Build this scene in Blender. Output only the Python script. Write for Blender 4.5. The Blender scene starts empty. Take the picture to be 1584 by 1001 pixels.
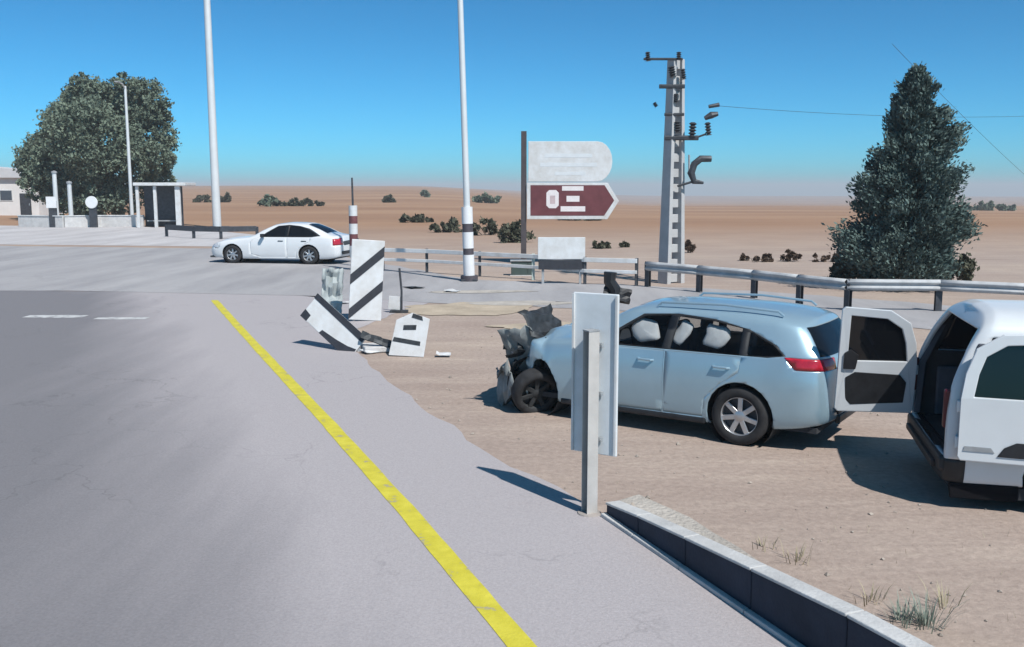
import bpy, bmesh, math, random
import numpy as np
from mathutils import Vector, Matrix, noise
R = math.radians
random.seed(7)
SC = bpy.context.scene
COL = SC.collection

# ------------------------------------------------------------------ camera, sky, sun, exposure
F_PX, CX, CY, HOR, CAM_H = 1500.0, 792.0, 500.5, 292.0, 2.75
PITCH = math.atan((CY - HOR) / F_PX)
cam = bpy.data.cameras.new('camera')
cam.sensor_width = 36.0
cam.lens = 36.0 * F_PX / 1584.0
cam.clip_end = 8000
cam_o = bpy.data.objects.new('camera', cam)
COL.objects.link(cam_o)
cam_o.location = (0, 0, CAM_H)
cam_o.rotation_euler = (math.pi / 2 - PITCH, 0, 0)
SC.camera = cam_o

SUN_DIR = Vector((0.58, -0.815, 1.25)).normalized()       # towards the sun
w = bpy.data.worlds.new('World')
SC.world = w
w.use_nodes = True
nt = w.node_tree
nt.nodes.clear()
out = nt.nodes.new('ShaderNodeOutputWorld')
bg = nt.nodes.new('ShaderNodeBackground')
sky = nt.nodes.new('ShaderNodeTexSky')
sky.sky_type = 'NISHITA'
sky.sun_disc = False
sky.sun_elevation = math.asin(SUN_DIR.z)
sky.sun_rotation = math.atan2(SUN_DIR.x, SUN_DIR.y)
sky.altitude = 1000
sky.air_density = 0.6
sky.dust_density = 1.3
sky.ozone_density = 10.0
bg.inputs['Strength'].default_value = 0.070
gm = nt.nodes.new('ShaderNodeGamma')                       # deep saturated desert blue, same grade over the whole sky
gm.inputs[1].default_value = 1.2
tn = nt.nodes.new('ShaderNodeMixRGB')
tn.blend_type = 'MULTIPLY'
tn.inputs[0].default_value = 1.0
tn.inputs[2].default_value = (0.45, 1.16, 0.96, 1)
nt.links.new(sky.outputs[0], gm.inputs[0])
nt.links.new(gm.outputs[0], tn.inputs[1])
nt.links.new(tn.outputs[0], bg.inputs['Color'])
nt.links.new(bg.outputs[0], out.inputs['Surface'])

sun = bpy.data.lights.new('sun', 'SUN')
sun.energy = 3.6
sun.angle = R(0.55)
sun.color = (1.0, 0.955, 0.9)
sun_o = bpy.data.objects.new('sun', sun)
COL.objects.link(sun_o)
sun_o.rotation_euler = SUN_DIR.to_track_quat('Z', 'Y').to_euler()
sun_o.location = (20, -30, 40)

SC.view_settings.view_transform = 'Standard'
SC.view_settings.look = 'None'
SC.view_settings.exposure = 0.6
SC.view_settings.gamma = 1.0

# ------------------------------------------------------------------ helpers
def ray(px, py):
    u = (px - CX) / F_PX
    v = (CY - py) / F_PX
    return Vector((u, math.cos(PITCH) + v * math.sin(PITCH), -math.sin(PITCH) + v * math.cos(PITCH)))

def G(px, py, z=0.0):
    d = ray(px, py)
    t = (z - CAM_H) / d.z
    return Vector((d.x * t, d.y * t, z))

def AT(px, py, Y):
    d = ray(px, py)
    t = Y / d.y
    return Vector((d.x * t, Y, CAM_H + d.z * t))

def tag(o, label=None, cat=None, group=None, kind=None):
    if label: o['label'] = label
    if cat: o['category'] = cat
    if group: o['group'] = group
    if kind: o['kind'] = kind
    return o

def empty(name, loc, rz=0.0, rot=None):
    o = bpy.data.objects.new(name, None)
    o.empty_display_size = 0.3
    COL.objects.link(o)
    o.location = loc
    o.rotation_euler = rot if rot else (0, 0, rz)
    return o

MATS = {}
def mat(name, col, rough=0.7, metal=0.0, var=0.12, scale=4.0, bump=0.0, bscale=40.0, coat=0.0, col2=None, detail=5.0, spec=0.4, alpha=None):
    """procedural material: base colour broken up by two octaves of object-space noise, optional bump"""
    if name in MATS: return MATS[name]
    m = bpy.data.materials.new(name)
    m.use_nodes = True
    t = m.node_tree
    b = t.nodes['Principled BSDF']
    b.inputs['Roughness'].default_value = rough
    b.inputs['Metallic'].default_value = metal
    b.inputs['Specular IOR Level'].default_value = spec
    if coat:
        b.inputs['Coat Weight'].default_value = coat
        b.inputs['Coat Roughness'].default_value = 0.06
    tc = t.nodes.new('ShaderNodeTexCoord')
    n = t.nodes.new('ShaderNodeTexNoise')
    n.inputs['Scale'].default_value = scale
    n.inputs['Detail'].default_value = detail
    n.inputs['Roughness'].default_value = 0.65
    t.links.new(tc.outputs['Object'], n.inputs['Vector'])
    r = t.nodes.new('ShaderNodeValToRGB')
    r.color_ramp.elements[0].position = 0.32
    r.color_ramp.elements[1].position = 0.70
    c2 = col2 if col2 else tuple(min(1, c * (1 + var)) for c in col)
    c1 = col if col2 else tuple(c * (1 - var) for c in col)
    r.color_ramp.elements[0].color = (*c1, 1)
    r.color_ramp.elements[1].color = (*c2, 1)
    t.links.new(n.outputs['Fac'], r.inputs['Fac'])
    t.links.new(r.outputs['Color'], b.inputs['Base Color'])
    if bump:
        n2 = t.nodes.new('ShaderNodeTexNoise')
        n2.inputs['Scale'].default_value = bscale
        n2.inputs['Detail'].default_value = 6
        t.links.new(tc.outputs['Object'], n2.inputs['Vector'])
        bp = t.nodes.new('ShaderNodeBump')
        bp.inputs['Strength'].default_value = bump
        bp.inputs['Distance'].default_value = 0.05
        t.links.new(n2.outputs['Fac'], bp.inputs['Height'])
        t.links.new(bp.outputs['Normal'], b.inputs['Normal'])
    MATS[name] = m
    return m

def glass(name, tint, mixfac, rough=0.03):
    m = bpy.data.materials.new(name)
    m.use_nodes = True
    t = m.node_tree
    b = t.nodes['Principled BSDF']
    b.inputs['Base Color'].default_value = (0.01, 0.012, 0.015, 1)
    b.inputs['Roughness'].default_value = rough
    b.inputs['Specular IOR Level'].default_value = 0.6
    tr = t.nodes.new('ShaderNodeBsdfTransparent')
    tr.inputs['Color'].default_value = (*tint, 1)
    mx = t.nodes.new('ShaderNodeMixShader')
    mx.inputs['Fac'].default_value = mixfac
    o = t.nodes['Material Output']
    t.links.new(b.outputs[0], mx.inputs[1])
    t.links.new(tr.outputs[0], mx.inputs[2])
    t.links.new(mx.outputs[0], o.inputs['Surface'])
    return m

class MB:
    def __init__(s): s.v = []; s.f = []
    def add(s, vs, fs):
        o = len(s.v)
        s.v += [tuple(p) for p in vs]
        s.f += [tuple(i + o for i in f) for f in fs]
        return s
    def box(s, c, d, rot=None):
        hx, hy, hz = d[0] / 2, d[1] / 2, d[2] / 2
        vs = [Vector((sx * hx, sy * hy, sz * hz)) for sz in (-1, 1) for sy in (-1, 1) for sx in (-1, 1)]
        if rot is not None: vs = [rot @ p for p in vs]
        vs = [p + Vector(c) for p in vs]
        return s.add(vs, [(0, 2, 3, 1), (4, 5, 7, 6), (0, 1, 5, 4), (2, 6, 7, 3), (0, 4, 6, 2), (1, 3, 7, 5)])
    def tube(s, pts, r, n=10, cap=True):
        pts = [Vector(p) for p in pts]
        rs = r if isinstance(r, (list, tuple)) else [r] * len(pts)
        rings = []
        up = None
        for i, p in enumerate(pts):
            d = (pts[min(i + 1, len(pts) - 1)] - pts[max(i - 1, 0)]).normalized()
            if up is None: up = d.orthogonal().normalized()
            up = (up - d * up.dot(d)).normalized()
            b = d.cross(up)
            rings.append([p + (up * math.cos(2 * math.pi * k / n) + b * math.sin(2 * math.pi * k / n)) * rs[i] for k in range(n)])
        vs = [q for rg in rings for q in rg]
        fs = [(i * n + k, i * n + (k + 1) % n, (i + 1) * n + (k + 1) % n, (i + 1) * n + k) for i in range(len(pts) - 1) for k in range(n)]
        if cap:
            fs.append(tuple(reversed(range(n))))
            fs.append(tuple(range((len(pts) - 1) * n, len(pts) * n)))
        return s.add(vs, fs)
    def lathe(s, prof, n=32, axis='y', c=(0, 0, 0)):
        """prof: (along-axis, radius)"""
        vs = []
        for a, r in prof:
            for k in range(n):
                t = 2 * math.pi * k / n
                p, q = r * math.cos(t), r * math.sin(t)
                vs.append({'y': (c[0] + p, c[1] + a, c[2] + q), 'z': (c[0] + p, c[1] + q, c[2] + a), 'x': (c[0] + a, c[1] + p, c[2] + q)}[axis])
        m = len(prof)
        fs = [(i * n + k, i * n + (k + 1) % n, (i + 1) * n + (k + 1) % n, (i + 1) * n + k) for i in range(m - 1) for k in range(n)]
        return s.add(vs, fs)
    def prism(s, poly, t0, t1, fn=None):
        """poly in (a,b); extruded between t0 and t1; fn maps (a,b,t)->xyz. default: a=x, b=z, t=y"""
        fn = fn or (lambda a, b, t: (a, t, b))
        n = len(poly)
        vs = [fn(a, b, t0) for a, b in poly] + [fn(a, b, t1) for a, b in poly]
        fs = [tuple(range(n)), tuple(reversed(range(n, 2 * n)))] + [(i, n + i, n + (i + 1) % n, (i + 1) % n) for i in range(n)]
        return s.add(vs, fs)
    def build(s, name, m, parent=None, smooth=False, bevel=0.0, recalc=True, angle=35):
        me = bpy.data.meshes.new(name)
        me.from_pydata(s.v, [], s.f)
        if recalc:
            bm = bmesh.new(); bm.from_mesh(me)
            bmesh.ops.recalc_face_normals(bm, faces=bm.faces)
            bm.to_mesh(me); bm.free()
        return link(name, me, m, parent, smooth, bevel, angle)

def link(name, me, m, parent=None, smooth=False, bevel=0.0, angle=35):
    for mm in (m if isinstance(m, (list, tuple)) else [m]): me.materials.append(mm)
    if smooth:
        me.polygons.foreach_set('use_smooth', [True] * len(me.polygons))
        if angle < 180:
            try: me.set_sharp_from_angle(angle=R(angle))
            except Exception: pass
    o = bpy.data.objects.new(name, me)
    COL.objects.link(o)
    o.parent = parent
    if bevel:
        b = o.modifiers.new('bevel', 'BEVEL')
        b.width = bevel; b.segments = 2; b.limit_method = 'ANGLE'; b.angle_limit = R(40)
    return o

def copy_tree(o, parent=None):
    c = o.copy(); COL.objects.link(c)
    if parent is not None: c.parent = parent
    for ch in list(o.children): copy_tree(ch, c)
    return c

def rz(a): return Matrix.Rotation(a, 3, 'Z')
def ry(a): return Matrix.Rotation(a, 3, 'Y')
def rx(a): return Matrix.Rotation(a, 3, 'X')

# ------------------------------------------------------------------ materials
M = {}
M['galv'] = mat('galvanised_steel', (0.50, 0.52, 0.53), 0.42, 0.65, 0.18, 3.0)
M['galv_dull'] = mat('dull_galvanised_steel', (0.34, 0.35, 0.36), 0.6, 0.3, 0.22, 5.0)
M['white_sheet'] = mat('white_painted_sheet', (0.50, 0.49, 0.475), 0.55, 0.0, 0.07, 2.6, col2=(0.66, 0.68, 0.70), detail=9)
M['black_paint'] = mat('black_stripe_film', (0.030, 0.032, 0.04), 0.55, 0.0, 0.25, 8.0)
M['dark_steel'] = mat('dark_steel', (0.06, 0.065, 0.075), 0.55, 0.4, 0.3, 6.0)
M['red_band'] = mat('dull_red_band', (0.15, 0.055, 0.06), 0.6, 0.0, 0.25, 7.0)
M['tyre'] = mat('tyre_rubber', (0.022, 0.022, 0.024), 0.85, 0.0, 0.4, 9.0)
M['trim'] = mat('black_plastic_trim', (0.018, 0.019, 0.022), 0.5, 0.0, 0.3, 9.0)
M['inside'] = mat('dark_cabin_lining', (0.035, 0.037, 0.042), 0.9, 0.0, 0.2, 6.0)
M['seat'] = mat('grey_seat_cloth', (0.10, 0.105, 0.115), 0.95, 0.0, 0.2, 20.0)
M['alloy'] = mat('silver_alloy', (0.50, 0.51, 0.53), 0.35, 0.8, 0.12, 5.0)
M['silver'] = mat('silver_car_paint', (0.33, 0.47, 0.555), 0.30, 0.40, 0.05, 2.0, coat=0.7)
M['white_car'] = mat('white_car_paint', (0.66, 0.675, 0.69), 0.35, 0.0, 0.03, 2.0, coat=0.6)
M['white_van'] = mat('white_van_paint', (0.60, 0.625, 0.645), 0.4, 0.0, 0.05, 1.5, coat=0.4)
M['lamp_red'] = mat('red_lamp_lens', (0.42, 0.018, 0.035), 0.2, 0.0, 0.25, 14.0, coat=0.6)
M['lamp_clear'] = mat('clear_lamp_lens', (0.55, 0.57, 0.6), 0.15, 0.2, 0.2, 12.0, coat=0.6)
M['glass'] = glass('car_window_glass', (0.93, 0.95, 0.96), 0.90)
M['glass_dark'] = glass('tinted_window_glass', (0.12, 0.14, 0.18), 0.35)
M['concrete'] = mat('bleached_concrete', (0.50, 0.49, 0.485), 0.9, 0.0, 0.14, 3.0, bump=0.3, bscale=30)
M['bark'] = mat('grey_bark', (0.16, 0.125, 0.10), 0.95, 0.0, 0.3, 6.0, bump=0.6, bscale=18)

def leaf_mat(name, c1, c2, scale=1.2):
    m = mat(name, c1, 0.75, 0.0, col2=c2, scale=scale, detail=4, spec=0.25)
    b = m.node_tree.nodes['Principled BSDF']
    b.inputs['Subsurface Weight'].default_value = 0.0
    return m

# ------------------------------------------------------------------ ground
def sm(a, b, x):
    t = max(0.0, min(1.0, (x - a) / (b - a)))
    return t * t * (3 - 2 * t)

def terr(x, y):
    d = math.hypot(x, y)
    if d < 95 or y < 0: 
        return 0.0
    az = x / max(y, 1.0)
    slope = 0.006 + (-0.0205) * sm(-0.12, 0.16, az)
    h = slope * (d - 95)
    h *= 1 - 0.55 * sm(700, 2500, d)
    h += sm(100, 300, d) * (noise.noise(Vector((x * 0.006, y * 0.006, 3.1))) * 1.2)
    return h

def gmat():
    m = bpy.data.materials.new('dry_dirt')
    m.use_nodes = True
    t = m.node_tree; N = t.nodes; L = t.links
    b = N['Principled BSDF']; b.inputs['Roughness'].default_value = 0.95
    b.inputs['Specular IOR Level'].default_value = 0.15
    tc = N.new('ShaderNodeTexCoord')
    def nz(scale, det=6, rough=0.6, stretch=None):
        n = N.new('ShaderNodeTexNoise'); n.inputs['Scale'].default_value = scale
        n.inputs['Detail'].default_value = det; n.inputs['Roughness'].default_value = rough
        if stretch:
            mp = N.new('ShaderNodeMapping'); mp.inputs['Scale'].default_value = stretch[0]
            mp.inputs['Rotation'].default_value = (0, 0, stretch[1])
            L.new(tc.outputs['Object'], mp.inputs['Vector']); L.new(mp.outputs['Vector'], n.inputs['Vector'])
        else: L.new(tc.outputs['Object'], n.inputs['Vector'])
        return n
    def ramp(src, stops):
        r = N.new('ShaderNodeValToRGB')
        while len(r.color_ramp.elements) < len(stops): r.color_ramp.elements.new(0.5)
        for e, (p, c) in zip(r.color_ramp.elements, stops): e.position = p; e.color = (*c, 1)
        L.new(src, r.inputs['Fac']); return r
    def mix(f, a, c, mode='MIX'):
        x = N.new('ShaderNodeMixRGB'); x.blend_type = mode
        if isinstance(f, float): x.inputs['Fac'].default_value = f
        else: L.new(f, x.inputs['Fac'])
        L.new(a, x.inputs['Color1']); L.new(c, x.inputs['Color2']); return x.outputs['Color']
    big = ramp(nz(0.22, 5).outputs['Fac'], [(0.3, (0.29, 0.226, 0.197)), (0.5, (0.345, 0.278, 0.242)), (0.72, (0.44, 0.362, 0.295))])
    streak = ramp(nz(0.9, 7, 0.7, ((0.35, 2.2, 1), R(-22))).outputs['Fac'], [(0.35, (0.265, 0.213, 0.188)), (0.55, (0.345, 0.285, 0.25)), (0.75, (0.50, 0.43, 0.365))])
    fine = ramp(nz(14, 8, 0.75).outputs['Fac'], [(0.3, (0.78, 0.76, 0.74)), (0.7, (1.32, 1.30, 1.27))])
    c = mix(0.45, big.outputs['Color'], streak.outputs['Color'])
    c = mix(0.8, c, fine.outputs['Color'], 'MULTIPLY')
    # stubble fields far off take over
    fld = ramp(nz(0.012, 4, 0.6, ((1, 3.0, 1), R(8))).outputs['Fac'], [(0.3, (0.25, 0.148, 0.095)), (0.5, (0.31, 0.19, 0.122)), (0.7, (0.38, 0.25, 0.162))])
    sep = N.new('ShaderNodeSeparateXYZ'); L.new(tc.outputs['Object'], sep.inputs[0])
    mr = N.new('ShaderNodeMapRange'); mr.inputs['From Min'].default_value = 38; mr.inputs['From Max'].default_value = 75
    L.new(sep.outputs['Y'], mr.inputs['Value'])
    c = mix(mr.outputs['Result'], c, fld.outputs['Color'])
    L.new(c, b.inputs['Base Color'])
    bp = N.new('ShaderNodeBump'); bp.inputs['Strength'].default_value = 0.4; bp.inputs['Distance'].default_value = 0.06
    L.new(nz(7, 9, 0.75).outputs['Fac'], bp.inputs['Height']); L.new(bp.outputs['Normal'], b.inputs['Normal'])
    return m

def spaced(lo, hi, n, s):
    a = np.linspace(math.asinh(lo / s), math.asinh(hi / s), n)
    return [s * math.sinh(t) for t in a]
xs = spaced(-3500, 3500, 150, 22)
ys = spaced(-60, 5000, 150, 22)
mb = MB()
mb.v = [(x, y, terr(x, y)) for y in ys for x in xs]
nx = len(xs)
mb.f = [(j * nx + i, j * nx + i + 1, (j + 1) * nx + i + 1, (j + 1) * nx + i) for j in range(len(ys) - 1) for i in range(nx - 1)]
ground = mb.build('ground', gmat(), None, smooth=True, recalc=False, angle=180)
tag(ground, kind='structure')

# ------------------------------------------------------------------ roads
def asphalt(name, c_dark, c_mid, c_light, lane=None):
    m = bpy.data.materials.new(name)
    m.use_nodes = True
    t = m.node_tree; N = t.nodes; L = t.links
    b = N['Principled BSDF']; b.inputs['Roughness'].default_value = 0.82
    b.inputs['Specular IOR Level'].default_value = 0.3
    tc = N.new('ShaderNodeTexCoord')
    def nz(scale, det, rough, st=None, rot=0):
        n = N.new('ShaderNodeTexNoise'); n.inputs['Scale'].default_value = scale
        n.inputs['Detail'].default_value = det; n.inputs['Roughness'].default_value = rough
        mp = N.new('ShaderNodeMapping'); mp.inputs['Scale'].default_value = st or (1, 1, 1); mp.inputs['Rotation'].default_value = (0, 0, rot)
        L.new(tc.outputs['Object'], mp.inputs['Vector']); L.new(mp.outputs['Vector'], n.inputs['Vector'])
        return n.outputs['Fac']
    r = N.new('ShaderNodeValToRGB')
    e = r.color_ramp.elements; e[0].position = 0.3; e[1].position = 0.72
    e[0].color = (*c_dark, 1); e[1].color = (*c_light, 1)
    x = e.new(0.5); x.color = (*c_mid, 1)
    src = nz(0.35, 6, 0.6, (2.2, 0.35, 1), R(-23.5))
    if lane:
        # wear of the wheel lane: darker polished asphalt left of the edge line, along the road direction
        sep = N.new('ShaderNodeSeparateXYZ')
        mp = N.new('ShaderNodeMapping'); mp.inputs['Rotation'].default_value = (0, 0, R(-23.5))
        L.new(tc.outputs['Object'], mp.inputs['Vector']); L.new(mp.outputs['Vector'], sep.inputs[0])
        mr = N.new('ShaderNodeMapRange'); mr.interpolation_type = 'SMOOTHSTEP'
        mr.inputs['From Min'].default_value = lane[0]; mr.inputs['From Max'].default_value = lane[1]
        L.new(sep.outputs['X'], mr.inputs['Value'])
        a1 = N.new('ShaderNodeMath'); a1.operation = 'MULTIPLY_ADD'
        a1.inputs[1].default_value = 0.55; L.new(mr.outputs['Result'], a1.inputs[0])
        a2 = N.new('ShaderNodeMath'); a2.operation = 'MULTIPLY'; a2.inputs[1].default_value = 0.52
        L.new(src, a2.inputs[0]); L.new(a2.outputs[0], a1.inputs[2])
        src = a1.outputs[0]
    L.new(src, r.inputs['Fac'])
    fr = N.new('ShaderNodeValToRGB'); fr.color_ramp.elements[0].position = 0.3; fr.color_ramp.elements[1].position = 0.7
    fr.color_ramp.elements[0].color = (0.72, 0.72, 0.73, 1); fr.color_ramp.elements[1].color = (1.2, 1.2, 1.2, 1)
    L.new(nz(45, 7, 0.8), fr.inputs['Fac'])
    mx = N.new('ShaderNodeMixRGB'); mx.blend_type = 'MULTIPLY'; mx.inputs['Fac'].default_value = 0.75
    L.new(r.outputs['Color'], mx.inputs['Color1']); L.new(fr.outputs['Color'], mx.inputs['Color2'])
    # fine cracks where the surface has aged, and dusty blotches
    vo = N.new('ShaderNodeTexVoronoi'); vo.feature = 'DISTANCE_TO_EDGE'; vo.inputs['Scale'].default_value = 0.55
    wn = N.new('ShaderNodeTexNoise'); wn.inputs['Scale'].default_value = 2.2; wn.inputs['Detail'].default_value = 6
    L.new(tc.outputs['Object'], wn.inputs['Vector'])
    wa = N.new('ShaderNodeMixRGB'); wa.blend_type = 'ADD'; wa.inputs['Fac'].default_value = 0.9
    L.new(tc.outputs['Object'], wa.inputs['Color1']); L.new(wn.outputs['Color'], wa.inputs['Color2']); L.new(wa.outputs['Color'], vo.inputs['Vector'])
    cr = N.new('ShaderNodeMapRange'); cr.inputs['From Min'].default_value = 0.0; cr.inputs['From Max'].default_value = 0.011
    cr.inputs['To Min'].default_value = 0.32; cr.inputs['To Max'].default_value = 0.0
    L.new(vo.outputs['Distance'], cr.inputs['Value'])
    mk = N.new('ShaderNodeMapRange'); mk.inputs['From Min'].default_value = 0.48; mk.inputs['From Max'].default_value = 0.6
    L.new(nz(0.28, 3, 0.5), mk.inputs['Value'])
    mu = N.new('ShaderNodeMath'); mu.operation = 'MULTIPLY'; L.new(cr.outputs['Result'], mu.inputs[0]); L.new(mk.outputs['Result'], mu.inputs[1])
    mc = N.new('ShaderNodeMixRGB'); mc.inputs['Color2'].default_value = (0.07, 0.068, 0.07, 1)
    L.new(mu.outputs[0], mc.inputs['Fac']); L.new(mx.outputs['Color'], mc.inputs['Color1'])
    L.new(mc.outputs['Color'], b.inputs['Base Color'])
    bp = N.new('ShaderNodeBump'); bp.inputs['Strength'].default_value = 0.35; bp.inputs['Distance'].default_value = 0.02
    L.new(nz(60, 6, 0.7), bp.inputs['Height']); L.new(bp.outputs['Normal'], b.inputs['Normal'])
    return m

def sheet(name, poly, z, m, jag=0.0, parent=None, step=0.35, closed_jag=None):
    """flat sheet from an outline; outline edges in closed_jag get a ragged border"""
    pts = []
    n = len(poly)
    for i in range(n):
        a, b = Vector(poly[i]), Vector(poly[(i + 1) % n])
        k = max(1, int((b - a).length / step)) if (closed_jag and i in closed_jag) else 1
        nn = Vector((-(b - a).y, (b - a).x)).normalized()
        for j in range(k):
            p = a.lerp(b, j / k)
            if closed_jag and i in closed_jag and (j > 0):
                p = p + nn * (noise.noise(Vector((p.x * 1.3, p.y * 1.3, 0.7))) * jag + noise.noise(Vector((p.x * 5, p.y * 5, 2.7))) * jag * 0.4)
            pts.append(p)
    bm = bmesh.new()
    vs = [bm.verts.new((p.x, p.y, z)) for p in pts]
    bm.edges.ensure_lookup_table()
    f = bm.faces.new(vs)
    bmesh.ops.triangulate(bm, faces=[f])
    for f in bm.faces:
        if f.normal.z < 0: f.normal_flip()
    me = bpy.data.meshes.new(name); bm.to_mesh(me); bm.free()
    return link(name, me, m, parent)

EDGE = [(3.9, 0.0), (2.05, 4.75), (0.76, 8.0), (-0.35, 10.1), (-1.79, 13.7), (-2.75, 16.5), (-3.1, 18.6), (-2.6, 21.4), (-2.0, 23.6)]
road_poly = [(-60, -30), (12, -30)] + EDGE + [(-2.0, 25.0), (-60, 31.5)]
road = sheet('main_road', road_poly, 0.005,
             asphalt('worn_asphalt', (0.185, 0.178, 0.188), (0.258, 0.243, 0.252), (0.375, 0.348, 0.355), lane=(-1.2, 2.6)), jag=0.09, closed_jag=range(2, 10))
tag(road, kind='structure')
cross_poly = [(-90, 26.5), (-12, 26.2), (-5.5, 25.0), (-2.4, 23.6), (1.6, 22.3), (6.9, 19.6), (17, 14.6), (22, 18.8), (10.5, 22.6), (6.6, 26.2), (-1.3, 29.6), (-4.5, 35.2), (-9, 44), (-90, 60)]
cross = sheet('cross_road', cross_poly, 0.009,
              asphalt('bleached_asphalt', (0.27, 0.262, 0.27), (0.335, 0.325, 0.33), (0.40, 0.388, 0.39)), jag=0.35, closed_jag=range(2, 13), step=0.6)
tag(cross, kind='structure')
far_pave = sheet('pavement', [(-120, 62), (-9.5, 46), (-12, 54), (-24, 70), (-120, 92)], 0.006,
                 asphalt('pale_paving', (0.38, 0.36, 0.36), (0.46, 0.44, 0.44), (0.55, 0.53, 0.53)))
tag(far_pave, kind='structure')

M['yellow'] = mat('worn_yellow_paint', (0.50, 0.44, 0.035), 0.7, 0.0, 0.2, 1.6, col2=(0.62, 0.55, 0.06), bump=0.2, bscale=60)
def wear(m, c, pos=.36):
    r_ = [n for n in m.node_tree.nodes if n.type == 'VALTORGB'][0]; e_ = r_.color_ramp.elements
    e_[0].position = pos + .06; x_ = e_.new(pos); x_.color = (*c, 1)
    [n for n in m.node_tree.nodes if n.type == 'TEX_NOISE'][0].inputs['Scale'].default_value = 5.0
    [n for n in m.node_tree.nodes if n.type == 'TEX_NOISE'][0].inputs['Detail'].default_value = 9.0
wear(M['yellow'], (.34, .31, .20))
M['white_line'] = mat('worn_white_paint', (0.42, 0.42, 0.42), 0.7, 0.0, 0.2, 1.8, col2=(0.60, 0.60, 0.595))
wear(M['white_line'], (.26, .25, .26), .40)
line_pts = [(1.55, 1.8), (0.62, 4.1), (-0.05, 5.82), (-0.85, 7.9), (-2.24, 11.36), (-4.32, 16.4), (-5.55, 19.4), (-6.85, 22.6), (-7.4, 23.95)]
def strip(name, pts, wd, z, m, jag=0.005):
    P = [Vector((*p, 0)) for p in pts]
    fine = []
    for a, b in zip(P[:-1], P[1:]):
        k = max(1, int((b - a).length / 0.25))
        fine += [a.lerp(b, j / k) for j in range(k)]
    fine.append(P[-1])
    mb = MB(); L = len(fine)
    for i, p in enumerate(fine):
        d = (fine[min(i + 1, L - 1)] - fine[max(i - 1, 0)]).normalized()
        nn = Vector((-d.y, d.x, 0))
        for s in (-1, 1):
            q = p + nn * s * (wd / 2 + random.uniform(-jag, jag))
            mb.v.append((q.x, q.y, z))
    mb.f = [(2 * i, 2 * i + 1, 2 * i + 3, 2 * i + 2) for i in range(L - 1)]
    o = mb.build(name, m)
    for pgn in o.data.polygons: pass
    return o
yl = strip('yellow_edge_line', line_pts, 0.17, 0.0090, M['yellow'])
tag(yl, kind='structure')
for i, (xa, xb, ya, yb, lab) in enumerate([(40, 132, 484, 496, 'short worn white stop bar painted on the asphalt, left one'),
                                          (148, 228, 489, 497, 'short worn white stop bar painted on the asphalt, right one')]):
    a, b = G(xa, (ya + yb) / 2), G(xb, (ya + yb) / 2)
    o = strip('road_marking', [(a.x, a.y), (b.x, b.y)], 0.42 if i == 0 else 0.34, 0.0090, M['white_line'], 0.04)
    tag(o, kind='structure')

# pale dusty verge behind the near guardrail and sandy patches
def patch(name, cx, cy, ax, ay, rot, m, z, seed, n=40, lobes=0.35):
    pts = []
    for k in range(n):
        t = 2 * math.pi * k / n
        r = 1 + lobes * noise.noise(Vector((math.cos(t) * 1.6, math.sin(t) * 1.6, seed)))
        r += 0.12 * noise.noise(Vector((math.cos(t) * 6, math.sin(t) * 6, seed + 9)))
        p = rz(rot) @ Vector((ax * r * math.cos(t), ay * r * math.sin(t), 0))
        pts.append((cx + p.x, cy + p.y))
    return sheet(name, pts, z, m)
M['sand'] = mat('pale_sand', (0.40, 0.335, 0.26), 0.95, 0.0, 0.16, 1.4, bump=0.5, bscale=14, spec=0.1)
M['dust'] = mat('pale_gravel_dust', (0.40, 0.37, 0.335), 0.95, 0.0, 0.2, 2.0, bump=0.6, bscale=22, spec=0.1)
for k, (px, py, ax, ay, mm) in enumerate([(720, 478, 1.6, 1.2, 'sand'), (800, 470, 1.3, 0.5, 'dust'), (745, 452, 1.5, 0.35, 'dust'), (860, 505, 1.4, 0.5, 'sand')]):
    g = G(px, py)
    tag(patch('sandy_patch', g.x, g.y, ax, ay, 0.1, M[mm], 0.013 + 0.002 * k, 3.3 + k), kind='structure')
verge = sheet('gravel_verge', [(0.86, 8.25), (1.05, 7.6), (1.85, 4.6), (3.3, 0.0), (4.1, 0.0), (2.65, 4.7), (1.75, 7.2), (1.15, 8.5)], 0.004, M['dust'], jag=0.10, closed_jag=range(0, 8))
tag(verge, kind='structure')

# ------------------------------------------------------------------ vehicle body toolkit
def pchip(ts, V, tq):
    """monotone cubic interpolation of V[N,...] at tq"""
    ts = np.asarray(ts, float); V = np.asarray(V, float)
    h = np.diff(ts); hs = h.reshape(-1, *([1] * (V.ndim - 1)))
    d = np.diff(V, axis=0) / hs
    m = np.zeros_like(V)
    for i in range(1, len(ts) - 1):
        w1 = 2 * h[i] + h[i - 1]; w2 = h[i] + 2 * h[i - 1]
        a, b = d[i - 1], d[i]
        ok = (a * b) > 0
        den = np.where(ok, w1 / np.where(ok, a, 1) + w2 / np.where(ok, b, 1), 1)
        m[i] = np.where(ok, (w1 + w2) / den, 0)
    m[0], m[-1] = d[0], d[-1]
    out_ = []
    for t in tq:
        i = int(min(max(np.searchsorted(ts, t) - 1, 0), len(h) - 1))
        s = (t - ts[i]) / h[i]
        out_.append((2 * s**3 - 3 * s**2 + 1) * V[i] + (s**3 - 2 * s**2 + s) * h[i] * m[i] + (-2 * s**3 + 3 * s**2) * V[i + 1] + (s**3 - s**2) * h[i] * m[i + 1])
    return np.array(out_)

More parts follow.
